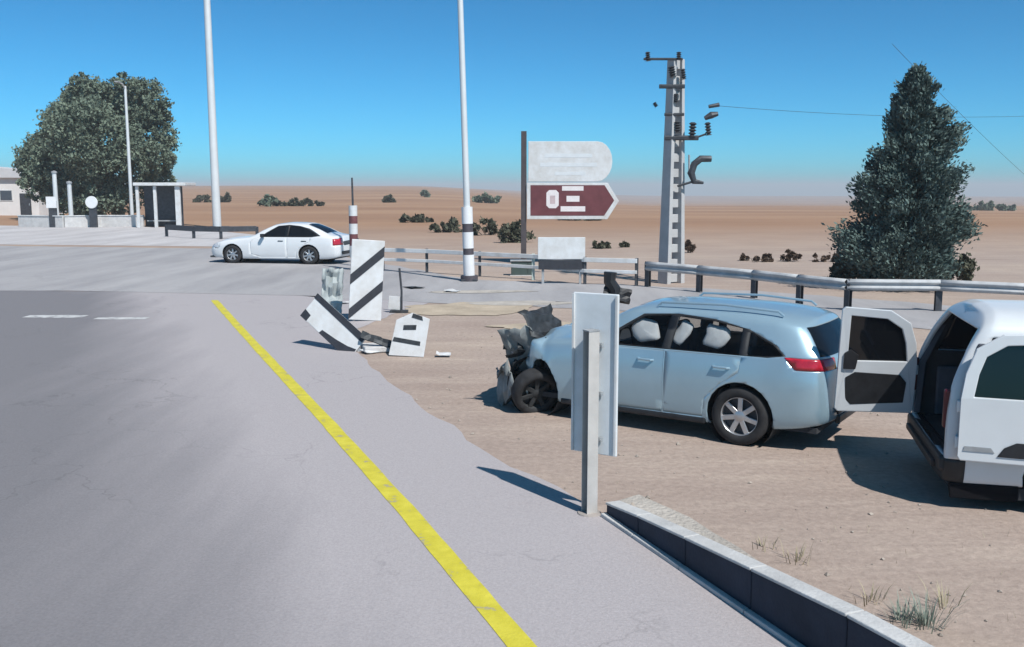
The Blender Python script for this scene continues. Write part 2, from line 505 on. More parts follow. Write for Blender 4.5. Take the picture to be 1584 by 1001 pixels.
def body_bm(ST, nu=5, nv=5):
    """ST: stations from nose to tail, each a list of (x,y,z) from sill to roof centre. Returns a mirrored bmesh shell."""
    P = np.array(ST, float)
    def knots(A):                           # average chord along axis 0
        c = np.linalg.norm(np.diff(A, axis=0), axis=2).mean(axis=1)
        return np.concatenate([[0], np.cumsum(np.maximum(c, 1e-3))])
    def dens(t, n): return np.concatenate([np.linspace(a, b, n, endpoint=False) for a, b in zip(t[:-1], t[1:])] + [[t[-1]]])
    tu = knots(P)
    P = pchip(tu, P, dens(tu, nu))
    Q = np.swapaxes(P, 0, 1)
    tv = knots(Q)
    Q = pchip(tv, Q, dens(tv, nv))          # [k][station]
    bm = bmesh.new()
    K, S, _ = Q.shape
    for side in (1, -1):
        g = [[bm.verts.new((Q[k, s, 0], side * Q[k, s, 1], Q[k, s, 2])) for s in range(S)] for k in range(K)]
        for k in range(K - 1):
            for s in range(S - 1):
                q = [g[k][s], g[k][s + 1], g[k + 1][s + 1], g[k + 1][s]]
                bm.faces.new(q if side == 1 else q[::-1])
    bmesh.ops.remove_doubles(bm, verts=bm.verts, dist=0.0015)
    bmesh.ops.dissolve_degenerate(bm, edges=bm.edges, dist=0.0008)
    bmesh.ops.recalc_face_normals(bm, faces=bm.faces)
    top = max(bm.faces, key=lambda f: f.calc_center_median().z)
    if top.normal.z < 0: bmesh.ops.reverse_faces(bm, faces=bm.faces)
    return bm

def pip(p, poly):
    x, y = p; ins = False; n = len(poly)
    for i in range(n):
        (x1, y1), (x2, y2) = poly[i], poly[(i + 1) % n]
        if (y1 > y) != (y2 > y) and x < (x2 - x1) * (y - y1) / (y2 - y1) + x1: ins = not ins
    return ins

def cut_poly(bm, poly, ax, pred):
    lo = [min(p[i] for p in poly) for i in (0, 1)]; hi = [max(p[i] for p in poly) for i in (0, 1)]
    n = len(poly)
    def near(f):
        if not pred(f.calc_center_median()): return False
        for i in (0, 1):
            cs = [v.co[ax[i]] for v in f.verts]
            if max(cs) < lo[i] or min(cs) > hi[i]: return False
        return True
    for i in range(n):
        a, b = poly[i], poly[(i + 1) % n]
        fs = [f for f in bm.faces if near(f)]
        co = [0, 0, 0]; co[ax[0]] = a[0]; co[ax[1]] = a[1]
        no = [0, 0, 0]; no[ax[0]] = b[1] - a[1]; no[ax[1]] = -(b[0] - a[0])
        geom = list({e for f in fs for e in f.edges}) + list({v for f in fs for v in f.verts}) + fs
        bmesh.ops.bisect_plane(bm, geom=geom, dist=1e-4, plane_co=co, plane_no=Vector(no).normalized())
    res = []
    for f in bm.faces:
        c = f.calc_center_median()
        if pred(c) and pip((c[ax[0]], c[ax[1]]), poly): res.append(f)
    return res

def take(bm, faces, name, m, parent, gap=0.0, solid=0.012, push=0.0, keep=False, off=-1.0):
    nb = bmesh.new(); mp = {}
    for f in faces:
        vs = []
        for v in f.verts:
            if v not in mp:
                mp[v] = nb.verts.new(v.co + v.normal * push)
            vs.append(mp[v])
        try: nb.faces.new(vs)
        except ValueError: pass
    if not keep: bmesh.ops.delete(bm, geom=faces, context='FACES')
    if gap:
        r = bmesh.ops.inset_region(nb, faces=list(nb.faces), thickness=gap, use_boundary=True, use_even_offset=True)
        bmesh.ops.delete(nb, geom=r['faces'], context='FACES')
    me = bpy.data.meshes.new(name); nb.to_mesh(me); nb.free()
    o = link(name, me, m, parent, smooth=True, angle=50)
    if solid:
        s = o.modifiers.new('solid', 'SOLIDIFY'); s.thickness = solid; s.offset = off
        if isinstance(m, (list, tuple)) and len(m) > 1: s.material_offset = 1
    return o

def circ(cx, cz, r, n=22): return [(cx + r * math.cos(2 * math.pi * k / n), cz + r * math.sin(2 * math.pi * k / n)) for k in range(n)]

def make_wheel(parent, x, y, r=0.318, wd=0.205, rim_r=0.215, spokes=7, side=1, steer=0.0, dirty=False):
    """wheel: tyre mesh with rim (and its hub) as children; outer face towards side*y"""
    mb = MB(); h = wd / 2
    mb.lathe([(-h * .8, rim_r * .97), (-h * .98, rim_r * 1.06), (-h, (r + rim_r) / 2), (-h * .86, r * .965), (-h * .6, r * .995), (-h * .2, r), (h * .2, r), (h * .6, r * .995), (h * .86, r * .965), (h, (r + rim_r) / 2), (h * .98, rim_r * 1.06), (h * .8, rim_r * .97)], 40)
    o = mb.build('wheel', M['tyre'], parent, smooth=True, angle=60)
    o.location = (x, y, r); o.rotation_euler = (0, 0, steer)
    rm = MB()
    rm.lathe([(-h * .8, rim_r * .97), (h * .0, rim_r * .9), (h * .75, rim_r * .93), (h * .82, rim_r * .985), (h * .74, rim_r * 1.0)], 40)
    for k in range(spokes):
        a = 2 * math.pi * k / spokes + 0.2
        rot = ry(a)
        rm.box(rot @ Vector((rim_r * .5, h * .55, 0)), (rim_r * .92, 0.022, rim_r * .26), rot)
    ri = rm.build('rim', M['alloy'], o, smooth=True, bevel=0.006)
    hb = MB(); hb.lathe([(h * .3, 0.075), (h * .6, 0.07), (h * .72, 0.045), (h * .74, 0.001)], 20)
    hb.build('hub_cap', M['alloy'], o, smooth=True)
    bk = MB(); bk.lathe([(h * .1, rim_r * .9), (h * .12, 0.002)], 24)
    bk.build('brake_disc', M['dark_steel'], o)
    if side < 0: o.scale = (1, -1, 1)
    return o

def seat_mb(x, y, wd=0.5, zb=0.32):
    mb = MB()
    mb.box((x + .02, y, zb + .12), (0.5, wd, 0.16))
    mb.box((x - .25, y, zb + .46), (0.13, wd * .96, 0.6), ry(R(-14)))
    mb.box((x - .355, y, zb + .845), (0.09, wd * .5, 0.17), ry(R(-10)))
    return mb

# ------------------------------------------------------------------ the crashed silver estate car
yB = [.55, .80, .868, .885, .855, .775, .665, .36, 0]
zB = [.20, .19, .40, .66, .95, 1.18, 1.385, 1.455, 1.475]
def ST(x, y, z): return [(x[k] if isinstance(x, (list, tuple)) else x, y[k], z[k]) for k in range(9)]
wagon_st = [
    ST([3.40, 3.44, 3.47, 3.46, 3.40, 3.36, 3.32, 3.29, 3.27], [0] * 9, [.26, .27, .42, .58, .68, .72, .745, .76, .765]),
    ST([3.34, 3.38, 3.40, 3.39, 3.32, 3.28, 3.25, 3.22, 3.20], [.4, .48, .52, .52, .5, .45, .36, .2, 0], [.25, .26, .42, .58, .69, .735, .76, .775, .78]),
    ST([3.10, 3.14, 3.16, 3.15, 3.10, 3.08, 3.06, 3.05, 3.04], [.5, .74, .80, .81, .78, .72, .58, .3, 0], [.23, .23, .42, .60, .74, .80, .83, .85, .855]),
    ST(2.98, [.52, .79, .855, .862, .825, .765, .63, .33, 0], [.21, .2, .41, .63, .79, .85, .885, .905, .915]),
    ST(2.65, [.54, .80, .866, .878, .842, .79, .66, .34, 0], [.2, .19, .4, .65, .85, .905, .935, .96, .97]),
    ST(2.15, yB[:4] + [.85, .80, .68, .36, 0], zB[:4] + [.91, .955, .99, 1.012, 1.02]),
    ST(1.75, yB[:4] + [.855, .80, .70, .38, 0], zB[:4] + [.925, 1.07, 1.19, 1.235, 1.25]),
    ST(1.30, yB[:4] + [.856, .78, .675, .365, 0], zB[:4] + [.935, 1.165, 1.365, 1.43, 1.445]),
    ST(.80, yB, zB),
    ST(.20, yB, zB[:4] + [.96, 1.185, 1.385, 1.455, 1.472]),
    ST(-.30, [.54, .79, .862, .878, .845, .765, .65, .35, 0], [.21, .21, .41, .67, .97, 1.18, 1.365, 1.43, 1.445]),
    ST([-.6, -.6, -.62, -.62, -.6, -.55, -.5, -.48, -.48], [.52, .77, .84, .855, .82, .735, .615, .33, 0], [.25, .25, .42, .68, .98, 1.17, 1.335, 1.40, 1.415]),
    ST([-.80, -.84, -.86, -.85, -.80, -.70, -.61, -.59, -.59], [.48, .70, .745, .755, .725, .65, .54, .29, 0], [.29, .31, .44, .70, .98, 1.165, 1.315, 1.38, 1.395]),
    ST([-.86, -.915, -.935, -.92, -.87, -.76, -.655, -.63, -.62], [.34, .47, .5, .5, .485, .43, .37, .19, 0], [.3, .34, .45, .7, .985, 1.17, 1.32, 1.375, 1.388]),
    ST([-.87, -.94, -.955, -.94, -.888, -.775, -.67, -.64, -.625], [0] * 9, [.3, .34, .45, .7, .985, 1.17, 1.32, 1.375, 1.385]),
]
wr, wf = G(1145, 687), G(828, 639)
hd = (wf - wr); hang = math.atan2(hd.y, hd.x)
# near side is the car's left side: the rear axle centre lies .79 m to the right of the near rear wheel
rightv = Vector((math.sin(hang), -math.cos(hang), 0))
wagon = empty('estate_car', wr + rightv * 0.79, hang)
tag(wagon, 'silver estate car with crushed front end standing on the dirt beside the open van', 'car')
# travelling direction: nose points up-left, so the side we see is its left side
bm = body_bm(wagon_st, 5, 5)
side_hi = lambda c: abs(c.y) > 0.45
for cx in (0.0, 2.65):
    bmesh.ops.delete(bm, geom=cut_poly(bm, circ(cx, .325, .372), (0, 2), lambda c: abs(c.y) > .5 and c.z < .75), context='FACES')
# the nose is stove in: shorten and buckle everything ahead of the front wheel centre
def crush(co):
    x = co.x
    if x <= 2.35: return co
    t = (x - 2.35) / 1.1
    nz_ = noise.noise_vector(Vector((co.x * 3.1, co.y * 3.4 + 5, co.z * 3.7)))
    nf = noise.noise_vector(Vector((co.x * 9, co.y * 8 + 2, co.z * 9)))
    y2 = co.y + (nz_.y * .13 + nf.y * .04) * t
    lf = sm(-.9, .9, co.y)                       # the near corner took the blow
    x2 = 2.35 + (x - 2.35) * (0.70 - 0.20 * lf) + nz_.x * .12 * t + nf.x * .05 * t
    z2 = co.z + (nz_.z * .14 + nf.z * .05) * t + max(0, co.z - .72) * 0.55 * t * (1 + .5 * math.sin(co.y * 5))
    return Vector((x2, y2, z2))
paint2 = [M['silver'], M['inside']]
DLO = [(1.70, .965), (-.28, .985), (-.47, 1.015), (-.36, 1.12), (-.05, 1.255), (.35, 1.335), (.8, 1.365), (1.22, 1.335), (1.56, 1.12)]
upper = lambda c: abs(c.y) > .5 and c.z > .9
panes = [[(1.62, .985), (.93, .985), (.88, 1.345), (1.2, 1.318), (1.52, 1.11)],
         [(.83, .985), (.03, .985), (.03, 1.265), (.35, 1.315), (.78, 1.342)],
         [(-.06, .99), (-.27, 1.0), (-.435, 1.02), (-.335, 1.11), (-.06, 1.23)]]
for sg in (1, -1):
    up_s = lambda c: upper(c) and c.y * sg > 0
    for q in panes:
        take(bm, cut_poly(bm, q, (0, 2), up_s), 'side_window', M['glass'], wagon, solid=0.005, push=-0.006)
    take(bm, cut_poly(bm, DLO, (0, 2), up_s), 'window_surround', M['trim'], wagon, solid=0.02, push=-0.002)
take(bm, cut_poly(bm, [(2.08, -.60), (2.08, .60), (1.38, .53), (1.38, -.53)], (0, 1), lambda c: c.z > .98), 'windscreen', M['glass'], wagon, solid=0.005, push=-0.006)
take(bm, cut_poly(bm, [(-.70, 1.02), (.70, 1.02), (.575, 1.305), (-.575, 1.305)], (1, 2), lambda c: c.x < -.47 and c.z > .98), 'rear_window', M['glass_dark'], wagon, solid=0.005, push=-0.004)
def tailpred(sg): return lambda c: c.x < -.40 and c.y * sg > .42 and .80 < c.z < 1.0
for sg in (1, -1):
    fs = cut_poly(bm, [(-.46, 1.005), (-.58, .885), (-1.2, .87), (-1.2, .985)], (0, 2), lambda c: c.x < -.38 and c.y * sg > 0)
    cut_poly(bm, [(sg * .46, .5), (sg * .46, 1.3), (sg * 1.2, 1.3), (sg * 1.2, .5)], (1, 2), lambda c: c.x < -.6 and c.y * sg > 0 and .8 < c.z < 1.02)
    fs = [f for f in bm.faces if (lambda c: pip((c.x, c.z), [(-.46, 1.005), (-.58, .885), (-1.2, .87), (-1.2, .985)]) and c.y * sg > .46)(f.calc_center_median())]
    take(bm, fs, 'tail_light', M['lamp_red'], wagon, gap=0.004, solid=0.03, push=0.004)
bmesh.ops.delete(bm, geom=[f for f in cut_poly(bm, [(-.42, .53), (.42, .53), (.42, .56), (-.42, .56)], (1, 2), lambda c: c.x < -.85)], context='FACES')
# doors and panels with real shut lines
front_door = [(1.66, .955), (.90, .955), (.90, .36), (.92, .255), (1.72, .245), (2.02, .35), (2.02, .80), (1.9, .93)]
rear_door = [(.885, .955), (.0, .965), (.02, .80), (.22, .66), (.40, .48), (.43, .262), (.905, .255), (.885, .36)]
for sg in (1, -1):
    sd = lambda c: abs(c.y) > .6 and c.y * sg > 0 and c.z < 1.0
    for poly in (front_door, rear_door):
        d = take(bm, cut_poly(bm, poly, (0, 2), sd), 'door', paint2, wagon, gap=0.0045, solid=0.02)
        hx = poly[1][0] + .12
        hmb = MB(); hy = sg * .895
        hmb.tube([(hx, hy - sg * .03, .835), (hx + .02, hy + sg * .006, .84), (hx + .17, hy + sg * .006, .843), (hx + .19, hy - sg * .03, .842)], .014, 8)
        hmb.build('handle', M['silver'], d, smooth=True)
for v in bm.verts: v.co = crush(v.co)
# front of the shell is torn open: drop the faces of the nose on the struck side
bmesh.ops.delete(bm, geom=[f for f in bm.faces if (lambda c: c.x > 2.84 and c.z < .80 and c.y > -.45)(f.calc_center_median())], context='FACES')
me = bpy.data.meshes.new('body'); bm.to_mesh(me); bm.free()
body = link('body', me, paint2, wagon, smooth=True, angle=42)
s = body.modifiers.new('solid', 'SOLIDIFY'); s.thickness = .022; s.offset = -1; s.material_offset = 1
make_wheel(wagon, 0, .775, side=1); make_wheel(wagon, 0, -.775, side=-1)
fwl = make_wheel(wagon, 2.66, .76, r=.30, side=1, steer=R(24)); fwl.rotation_euler = (R(-20), R(6), R(50)); fwl.location.z = .27
for c_ in fwl.children: c_.data.materials[0] = mat('grimy_wheel', (.032, .034, .036), .8, .1, .4, 8.0)
make_wheel(wagon, 2.65, -.775, side=-1)
wb = MB(); wb.box((1.05, 0, .24), (3.7, 1.46, .06)); wb.box((2.55, 0, .62), (.06, 1.36, .62)); wb.box((-.30, 0, .55), (.05, 1.3, .5))
for cx in (0, 2.65):
    for sg in (1, -1):
        wb.lathe([(sg * .40 - .0, .0), (sg * .40, .385), (sg * .83, .385)], 24, 'y', (cx, 0, .33))
wb.build('underbody', M['inside'], wagon)
for (x, y) in ((1.25, .37), (1.25, -.37)): seat_mb(x, y).build('seat', M['seat'], wagon, bevel=.03)
rs = MB(); rs.box((.38, 0, .46), (.5, 1.25, .16)); rs.box((.10, 0, .78), (.12, 1.25, .56), ry(R(-14)))
for y in (-.42, 0, .42): rs.box((-.02, y, 1.115), (.09, .25, .15), ry(R(-10)))
rs.build('rear_bench', M['seat'], wagon, bevel=.03)
M['airbag'] = mat('white_airbag_cloth', (.60, .585, .58), .95, 0, .12, 7.0)
for (x, wx, hz0, sk) in ((1.20, .17, .13, .25), (.74, .085, .13, -.35), (.34, .14, .125, -.1)):
    ab = MB(); n1, n2 = 14, 8
    for i in range(n2 + 1):
        ph = math.pi * i / n2 - math.pi / 2
        for j in range(n1):
            th = 2 * math.pi * j / n1
            se = lambda v: math.copysign(abs(v) ** .6, v)
            zz_ = hz0 * se(math.sin(th)) * math.cos(ph) ** .6 if abs(math.cos(ph)) > 1e-6 else 0
            xx_ = wx * se(math.cos(th)) * math.cos(ph) ** .6 if abs(math.cos(ph)) > 1e-6 else 0
            ab.v.append((x + xx_ + sk * zz_, .70 - .06 * (zz_ / .13) + .05 * math.sin(ph), 1.165 + zz_ + .012 * math.sin(9 * xx_)))
    ab.f = [(i * n1 + j, i * n1 + (j + 1) % n1, (i + 1) * n1 + (j + 1) % n1, (i + 1) * n1 + j) for i in range(n2) for j in range(n1)]
    ab.v = [(v[0] + .035 * noise.noise(Vector((v[0] * 9, v[2] * 9, 1))), v[1], v[2] - .015 + .045 * noise.noise(Vector((v[0] * 11, v[2] * 8, 5)))) for v in ab.v]
    ab.build('airbag', M['airbag'], wagon, smooth=True, angle=180)
ds = MB(); ds.box((1.95, 0, .80), (.45, 1.4, .26)); ds.build('dashboard', M['inside'], wagon, bevel=.04)
sw = MB(); sw.lathe([(0, .185), (.014, .2), (.028, .185), (.014, .17), (0, .185)], 24, 'x', (1.62, .37, .93)); sw.box((1.635, .37, .93), (.02, .34, .04)); sw.build('steering_wheel', M['trim'], wagon)
for sg in (1, -1):
    mm = MB(); mm.tube([(1.62, sg * .84, .985), (1.64, sg * .93, 1.0)], [.03, .03], 8); mm.box((1.62, sg * .985, 1.03), (.09, .17, .12)); mm.build('door_mirror', M['silver'], wagon, bevel=.02)
for sg in (1, -1):
    mm = MB(); mm.tube([(1.1, sg * .60, 1.42), (1.05, sg * .60, 1.465), (.3, sg * .60, 1.485), (-.3, sg * .585, 1.45), (-.36, sg * .58, 1.405)], .014, 8); mm.build('roof_rail', M['silver'], wagon, smooth=True)
mm = MB(); mm.box((-.955, 0, .44), (.03, 1.1, .07)); mm.box((-.93, 0, .33), (.05, .9, .09)); mm.build('bumper_insert', M['trim'], wagon, bevel=.015)
mm = MB(); mm.box((-.952, 0, .80), (.012, .52, .115)); mm.build('number_plate', mat('yellow_plate', (.55, .43, .05), .5), wagon, bevel=.004)
# sill trim
for sg in (1, -1):
    mm = MB(); mm.box((1.32, sg * .80, .215), (1.86, .10, .07)); mm.build('sill', M['trim'], wagon, bevel=.02)
# wreckage in the torn nose
def crumple(nx_, ny_, sx, sy, amp, seed, fold=0.0):
    mb = MB()
    for j in range(ny_ + 1):
        for i in range(nx_ + 1):
            a, b = (i / nx_ - .5) * sx, (j / ny_ - .5) * sy
            n1 = noise.noise(Vector((a * 4 / max(sx, .3), b * 4 / max(sy, .3), seed))) * amp + noise.noise(Vector((a * 11, b * 11, seed + 4))) * amp * .45
            e = .06 * noise.noise(Vector((i * .9, j * .9, seed + 7)))
            mb.v.append((a + e * sx, b + e * sy, n1 + fold * abs(a) * 1.2))
    mb.f = [(j * (nx_ + 1) + i, j * (nx_ + 1) + i + 1, (j + 1) * (nx_ + 1) + i + 1, (j + 1) * (nx_ + 1) + i) for j in range(ny_) for i in range(nx_)]
    return mb
def place(o, loc, rot, solid=0.0):
    o.location = loc; o.rotation_euler = [R(a) for a in rot]
    if solid:
        s = o.modifiers.new('solid', 'SOLIDIFY'); s.thickness = solid
    return o
M['scorched'] = mat('grimy_dark_metal', (.045, .05, .055), .6, .4, .5, 9.0)
M['radiator'] = mat('radiator_fins', (.12, .125, .13), .6, .6, .3, 30.0)
M['torn_bumper'] = mat('torn_grey_plastic', (.20, .215, .215), .6, 0, .3, 7.0)
place(crumple(8, 8, .55, 1.15, .12, 1.3).build('torn_bonnet', [M['scorched']], wagon, smooth=True), (2.86, .18, 1.00), (6, -52, 8), .006)
place(crumple(6, 8, .42, .75, .10, 4.1).build('buckled_wing', [M['torn_bumper']], wagon, smooth=True), (2.92, .66, .70), (66, 8, 12), .006)
place(crumple(10, 12, .50, .66, .26, 9.1, fold=.9).build('hanging_bumper', [M['torn_bumper']], wagon, smooth=True), (3.02, .74, .17), (24, -22, 40), .008)
mm = MB(); mm.box((2.86, .05, .55), (.09, 1.0, .48), rz(R(9)) @ ry(R(-10))); mm.build('radiator', M['radiator'], wagon, bevel=.01)
mm = MB(); mm.box((2.72, .1, .62), (.34, .6, .34), rz(R(14))); mm.tube([(2.6, .5, .78), (2.8, .55, .9), (2.98, .45, .82), (3.04, .3, .66)], .03, 8); mm.tube([(2.9, .72, .5), (3.06, .66, .42), (3.12, .5, .3)], .022, 8)
mm.build('engine', M['scorched'], wagon, bevel=.03)
mm = MB(); mm.tube([(2.98, .72, .56), (3.08, .50, .60), (3.06, .2, .54), (3.0, -.3, .55), (2.95, -.7, .52)], [.045] * 5, 8); mm.build('bumper_beam', M['scorched'], wagon)
mm = MB(); mm.lathe([(0, .001), (.0, .10), (.06, .11), (.14, .06), (.15, .001)], 18, 'x', (0, 0, 0)); place(mm.build('headlight', M['lamp_clear'], wagon, smooth=True), (2.99, .56, .72), (0, -20, 35))
for k in range(16):
    o = crumple(3, 3, random.uniform(.1, .25), random.uniform(.1, .28), .06, 20 + k).build('torn_panel', [M['scorched']], wagon, smooth=False)
    place(o, (random.uniform(2.85, 3.12), random.uniform(-.3, .8), random.uniform(.3, .85)), [random.uniform(0, 180) for _ in range(3)], .005)

# ------------------------------------------------------------------ the white saloon far off
yS = [.56, .83, .90, .915, .88, .79, .66, .36, 0]
sedan_st = [
    ST([3.74, 3.78, 3.80, 3.78, 3.72, 3.69, 3.66, 3.63, 3.6], [0] * 9, [.24, .25, .4, .55, .66, .70, .72, .735, .74]),
    ST([3.68, 3.72, 3.74, 3.71, 3.64, 3.60, 3.56, 3.52, 3.5], [.4, .5, .55, .55, .52, .46, .36, .2, 0], [.23, .24, .4, .56, .67, .71, .735, .75, .755]),
    ST([3.42, 3.46, 3.48, 3.46, 3.40, 3.36, 3.32, 3.3, 3.3], [.5, .76, .83, .84, .80, .72, .56, .3, 0], [.21, .21, .4, .58, .71, .765, .79, .81, .815]),
    ST(3.15, [.54, .81, .885, .895, .85, .77, .62, .33, 0], [.2, .19, .4, .61, .765, .82, .85, .875, .885]),
    ST(2.8, [.56, .83, .90, .91, .865, .79, .65, .35, 0], [.19, .18, .4, .63, .82, .875, .905, .93, .94]),
    ST(2.2, yS[:4] + [.875, .81, .67, .36, 0], [.19, .18, .4, .64, .89, .94, .97, .99, 1.0]),
    ST(1.75, yS[:4] + [.88, .81, .69, .38, 0], [.19, .18, .4, .64, .915, 1.07, 1.18, 1.22, 1.235]),
    ST(1.25, yS[:4] + [.88, .785, .655, .36, 0], [.19, .18, .4, .65, .93, 1.18, 1.375, 1.43, 1.445]),
    ST(.75, yS, [.19, .18, .4, .655, .945, 1.205, 1.415, 1.475, 1.49]),
    ST(.25, yS, [.19, .18, .4, .66, .955, 1.19, 1.39, 1.45, 1.465]),
    ST(-.25, yS[:4] + [.875, .77, .64, .35, 0], [.19, .19, .4, .67, .965, 1.11, 1.235, 1.29, 1.305]),
    ST(-.65, [.55, .82, .895, .908, .86, .77, .64, .34, 0], [.2, .2, .4, .68, .97, 1.03, 1.07, 1.09, 1.10]),
    ST([-.92] * 4 + [-.90] * 5, [.5, .78, .85, .86, .81, .73, .6, .32, 0], [.24, .25, .42, .69, .965, 1.005, 1.025, 1.035, 1.04]),
    ST([-1.0, -1.06, -1.08, -1.07, -1.02, -1.0, -.98, -.97, -.97], [.38, .52, .56, .56, .53, .47, .38, .2, 0], [.26, .3, .44, .7, .95, .995, 1.01, 1.02, 1.022]),
    ST([-1.02, -1.08, -1.10, -1.09, -1.05, -1.03, -1.01, -1.0, -.99], [0] * 9, [.26, .3, .44, .7, .95, .99, 1.005, 1.012, 1.015]),
]
sf, sr = G(357, 407), G(480, 409)
sh = math.atan2((sf - sr).y, (sf - sr).x)
sl = Vector((-math.sin(sh), math.cos(sh), 0))       # left of its heading; camera side is left
sedan = empty('saloon_car', sr - sl * .80, sh)
sedan.scale = (1.08, 1.03, 1.02)
tag(sedan, 'white saloon car driving left across the pale crossroad', 'car')
bm = body_bm(sedan_st, 4, 4)
for cx in (0.0, 2.8):
    bmesh.ops.delete(bm, geom=cut_poly(bm, circ(cx, .335, .385), (0, 2), lambda c: abs(c.y) > .5 and c.z < .78), context='FACES')
wp = [M['white_car'], M['inside']]
sp = [[(1.68, .985), (.83, .985), (.80, 1.385), (1.15, 1.345), (1.5, 1.13)], [(.74, .985), (-.02, .995), (-.28, 1.04), (.02, 1.235), (.32, 1.345), (.72, 1.388)]]
SD = [(1.76, .965), (-.1, .975), (-.42, 1.02), (.0, 1.275), (.35, 1.37), (.75, 1.41), (1.15, 1.37), (1.55, 1.13)]
for sg in (1, -1):
    up_s = lambda c: abs(c.y) > .5 and c.z > .93 and c.y * sg > 0
    for q in sp: take(bm, cut_poly(bm, q, (0, 2), up_s), 'side_window', M['glass_dark'], sedan, solid=.005, push=-.005)
    take(bm, cut_poly(bm, SD, (0, 2), up_s), 'window_surround', M['trim'], sedan, solid=.02, push=-.002)
    sd = lambda c: abs(c.y) > .6 and c.y * sg > 0 and c.z < 1.0
    for poly in ([(1.7, .955), (.79, .96), (.79, .36), (.80, .26), (1.75, .25), (2.1, .35), (2.12, .8), (1.95, .93)], [(.77, .96), (-.05, .965), (-.02, .8), (.2, .7), (.42, .5), (.46, .26), (.78, .26), (.77, .36)]):
        d = take(bm, cut_poly(bm, poly, (0, 2), sd), 'door', wp, sedan, gap=.006, solid=.02)
        hm = MB(); hx = poly[1][0] + .13; hm.tube([(hx, sg * .9, .83), (hx + .18, sg * .905, .835)], .016, 6); hm.build('handle', M['trim'], d)
    take(bm, [f for f in bm.faces if (lambda c: 3.3 < c.x and .56 < c.z < .70 and c.y * sg > .42)(f.calc_center_median())], 'headlight', M['lamp_clear'], sedan, solid=.02, push=.003)
    take(bm, [f for f in bm.faces if (lambda c: c.x < -.86 and .72 < c.z < .93 and c.y * sg > .45)(f.calc_center_median())], 'tail_light', M['lamp_red'], sedan, solid=.02, push=.003)
    mm = MB(); mm.tube([(1.62, sg * .86, .99), (1.64, sg * .95, 1.0)], .03, 6); mm.box((1.62, sg * 1.0, 1.03), (.1, .17, .12)); mm.build('door_mirror', M['trim'], sedan, bevel=.02)
take(bm, cut_poly(bm, [(2.12, -.6), (2.12, .6), (1.33, .53), (1.33, -.53)], (0, 1), lambda c: c.z > .96), 'windscreen', M['glass_dark'], sedan, solid=.005, push=-.005)
take(bm, cut_poly(bm, [(-.56, -.55), (-.56, .55), (.14, .5), (.14, -.5)], (0, 1), lambda c: c.z > 1.05), 'rear_window', M['glass_dark'], sedan, solid=.005, push=-.005)
me = bpy.data.meshes.new('body'); bm.to_mesh(me); bm.free()
body = link('body', me, wp, sedan, smooth=True, angle=42)
s = body.modifiers.new('solid', 'SOLIDIFY'); s.thickness = .022; s.offset = -1; s.material_offset = 1
for cx in (0, 2.8):
    for sg in (1, -1): make_wheel(sedan, cx, sg * .80, r=.33, side=sg)
wb = MB(); wb.box((1.4, 0, .23), (4.6, 1.5, .06))
for cx in (0, 2.8):
    for sg in (1, -1): wb.lathe([(sg * .42, .0), (sg * .42, .395), (sg * .85, .395)], 20, 'y', (cx, 0, .335))
wb.build('underbody', M['inside'], sedan)
for (x, y) in ((1.2, .38), (1.2, -.38), (.25, .38), (.25, -.38)): seat_mb(x, y).build('seat', M['seat'], sedan)
mm = MB(); mm.box((-1.10, 0, .42), (.03, 1.2, .12)); mm.build('bumper_insert', M['trim'], sedan, bevel=.02)

# ------------------------------------------------------------------ the white van with its rear doors open
van_h = R(-13.6)
VL = Vector((math.cos(van_h + math.pi / 2), math.sin(van_h + math.pi / 2), 0))
van_o = Vector((3.72, 8.08, 0)) + VL * 0.9
van = empty('delivery_van', van_o, van_h)
tag(van, 'small white van with both rear doors swung open, dark inside', 'van')
yV = [.6, .84, .895, .905, .885, .835, .745, .42, 0]
zV = [.22, .23, .42, .70, 1.02, 1.34, 1.60, 1.70, 1.725]
def VS(x, ys=1.0, zs=None, y=None): return ST(x, [a * ys for a in (y or yV)], zs or zV)
van_st = [
    ST([4.36, 4.40, 4.42, 4.40, 4.34, 4.28, 4.22, 4.16, 4.12], [0] * 9, [.24, .25, .42, .62, .78, .86, .92, .96, .98]),
    ST([4.28, 4.32, 4.34, 4.32, 4.26, 4.2, 4.14, 4.08, 4.04], [.4, .5, .56, .56, .54, .5, .4, .2, 0], [.24, .25, .42, .62, .79, .88, .94, .98, 1.0]),
    ST([4.06, 4.1, 4.12, 4.1, 4.04, 4.0, 3.96, 3.9, 3.88], [.5, .78, .84, .85, .82, .75, .6, .32, 0], [.23, .24, .42, .64, .84, .94, 1.0, 1.04, 1.06]),
    VS(3.6, 1, [.22, .23, .42, .66, .95, 1.05, 1.10, 1.14, 1.16]),
    VS(3.3, 1, [.22, .23, .42, .68, 1.0, 1.14, 1.23, 1.28, 1.30]),
    VS(2.6, 1, [.22, .23, .42, .69, 1.02, 1.34, 1.60, 1.70, 1.73]),
    VS(2.0), VS(1.2), VS(.5),
    VS([.12, .1, .1, .1, .12, .21, .35, .41, .42]),
    ST([.02, .0, .0, .0, .02, .12, .26, .33, .34], [.56, .82, .875, .885, .865, .81, .715, .40, 0], [.24, .25, .42, .70, 1.02, 1.33, 1.575, 1.675, 1.705]),
    ST([.0, -.02, -.02, -.02, .0, .10, .24, .31, .32], [.4, .56, .6, .6, .59, .55, .48, .28, 0], [.24, .25, .42, .70, 1.02, 1.33, 1.57, 1.665, 1.695]),
    ST([-.005, -.025, -.025, -.025, -.005, .095, .235, .305, .315], [0] * 9, [.24, .25, .42, .70, 1.02, 1.33, 1.57, 1.665, 1.695]),
]
bm = body_bm(van_st, 5, 5)
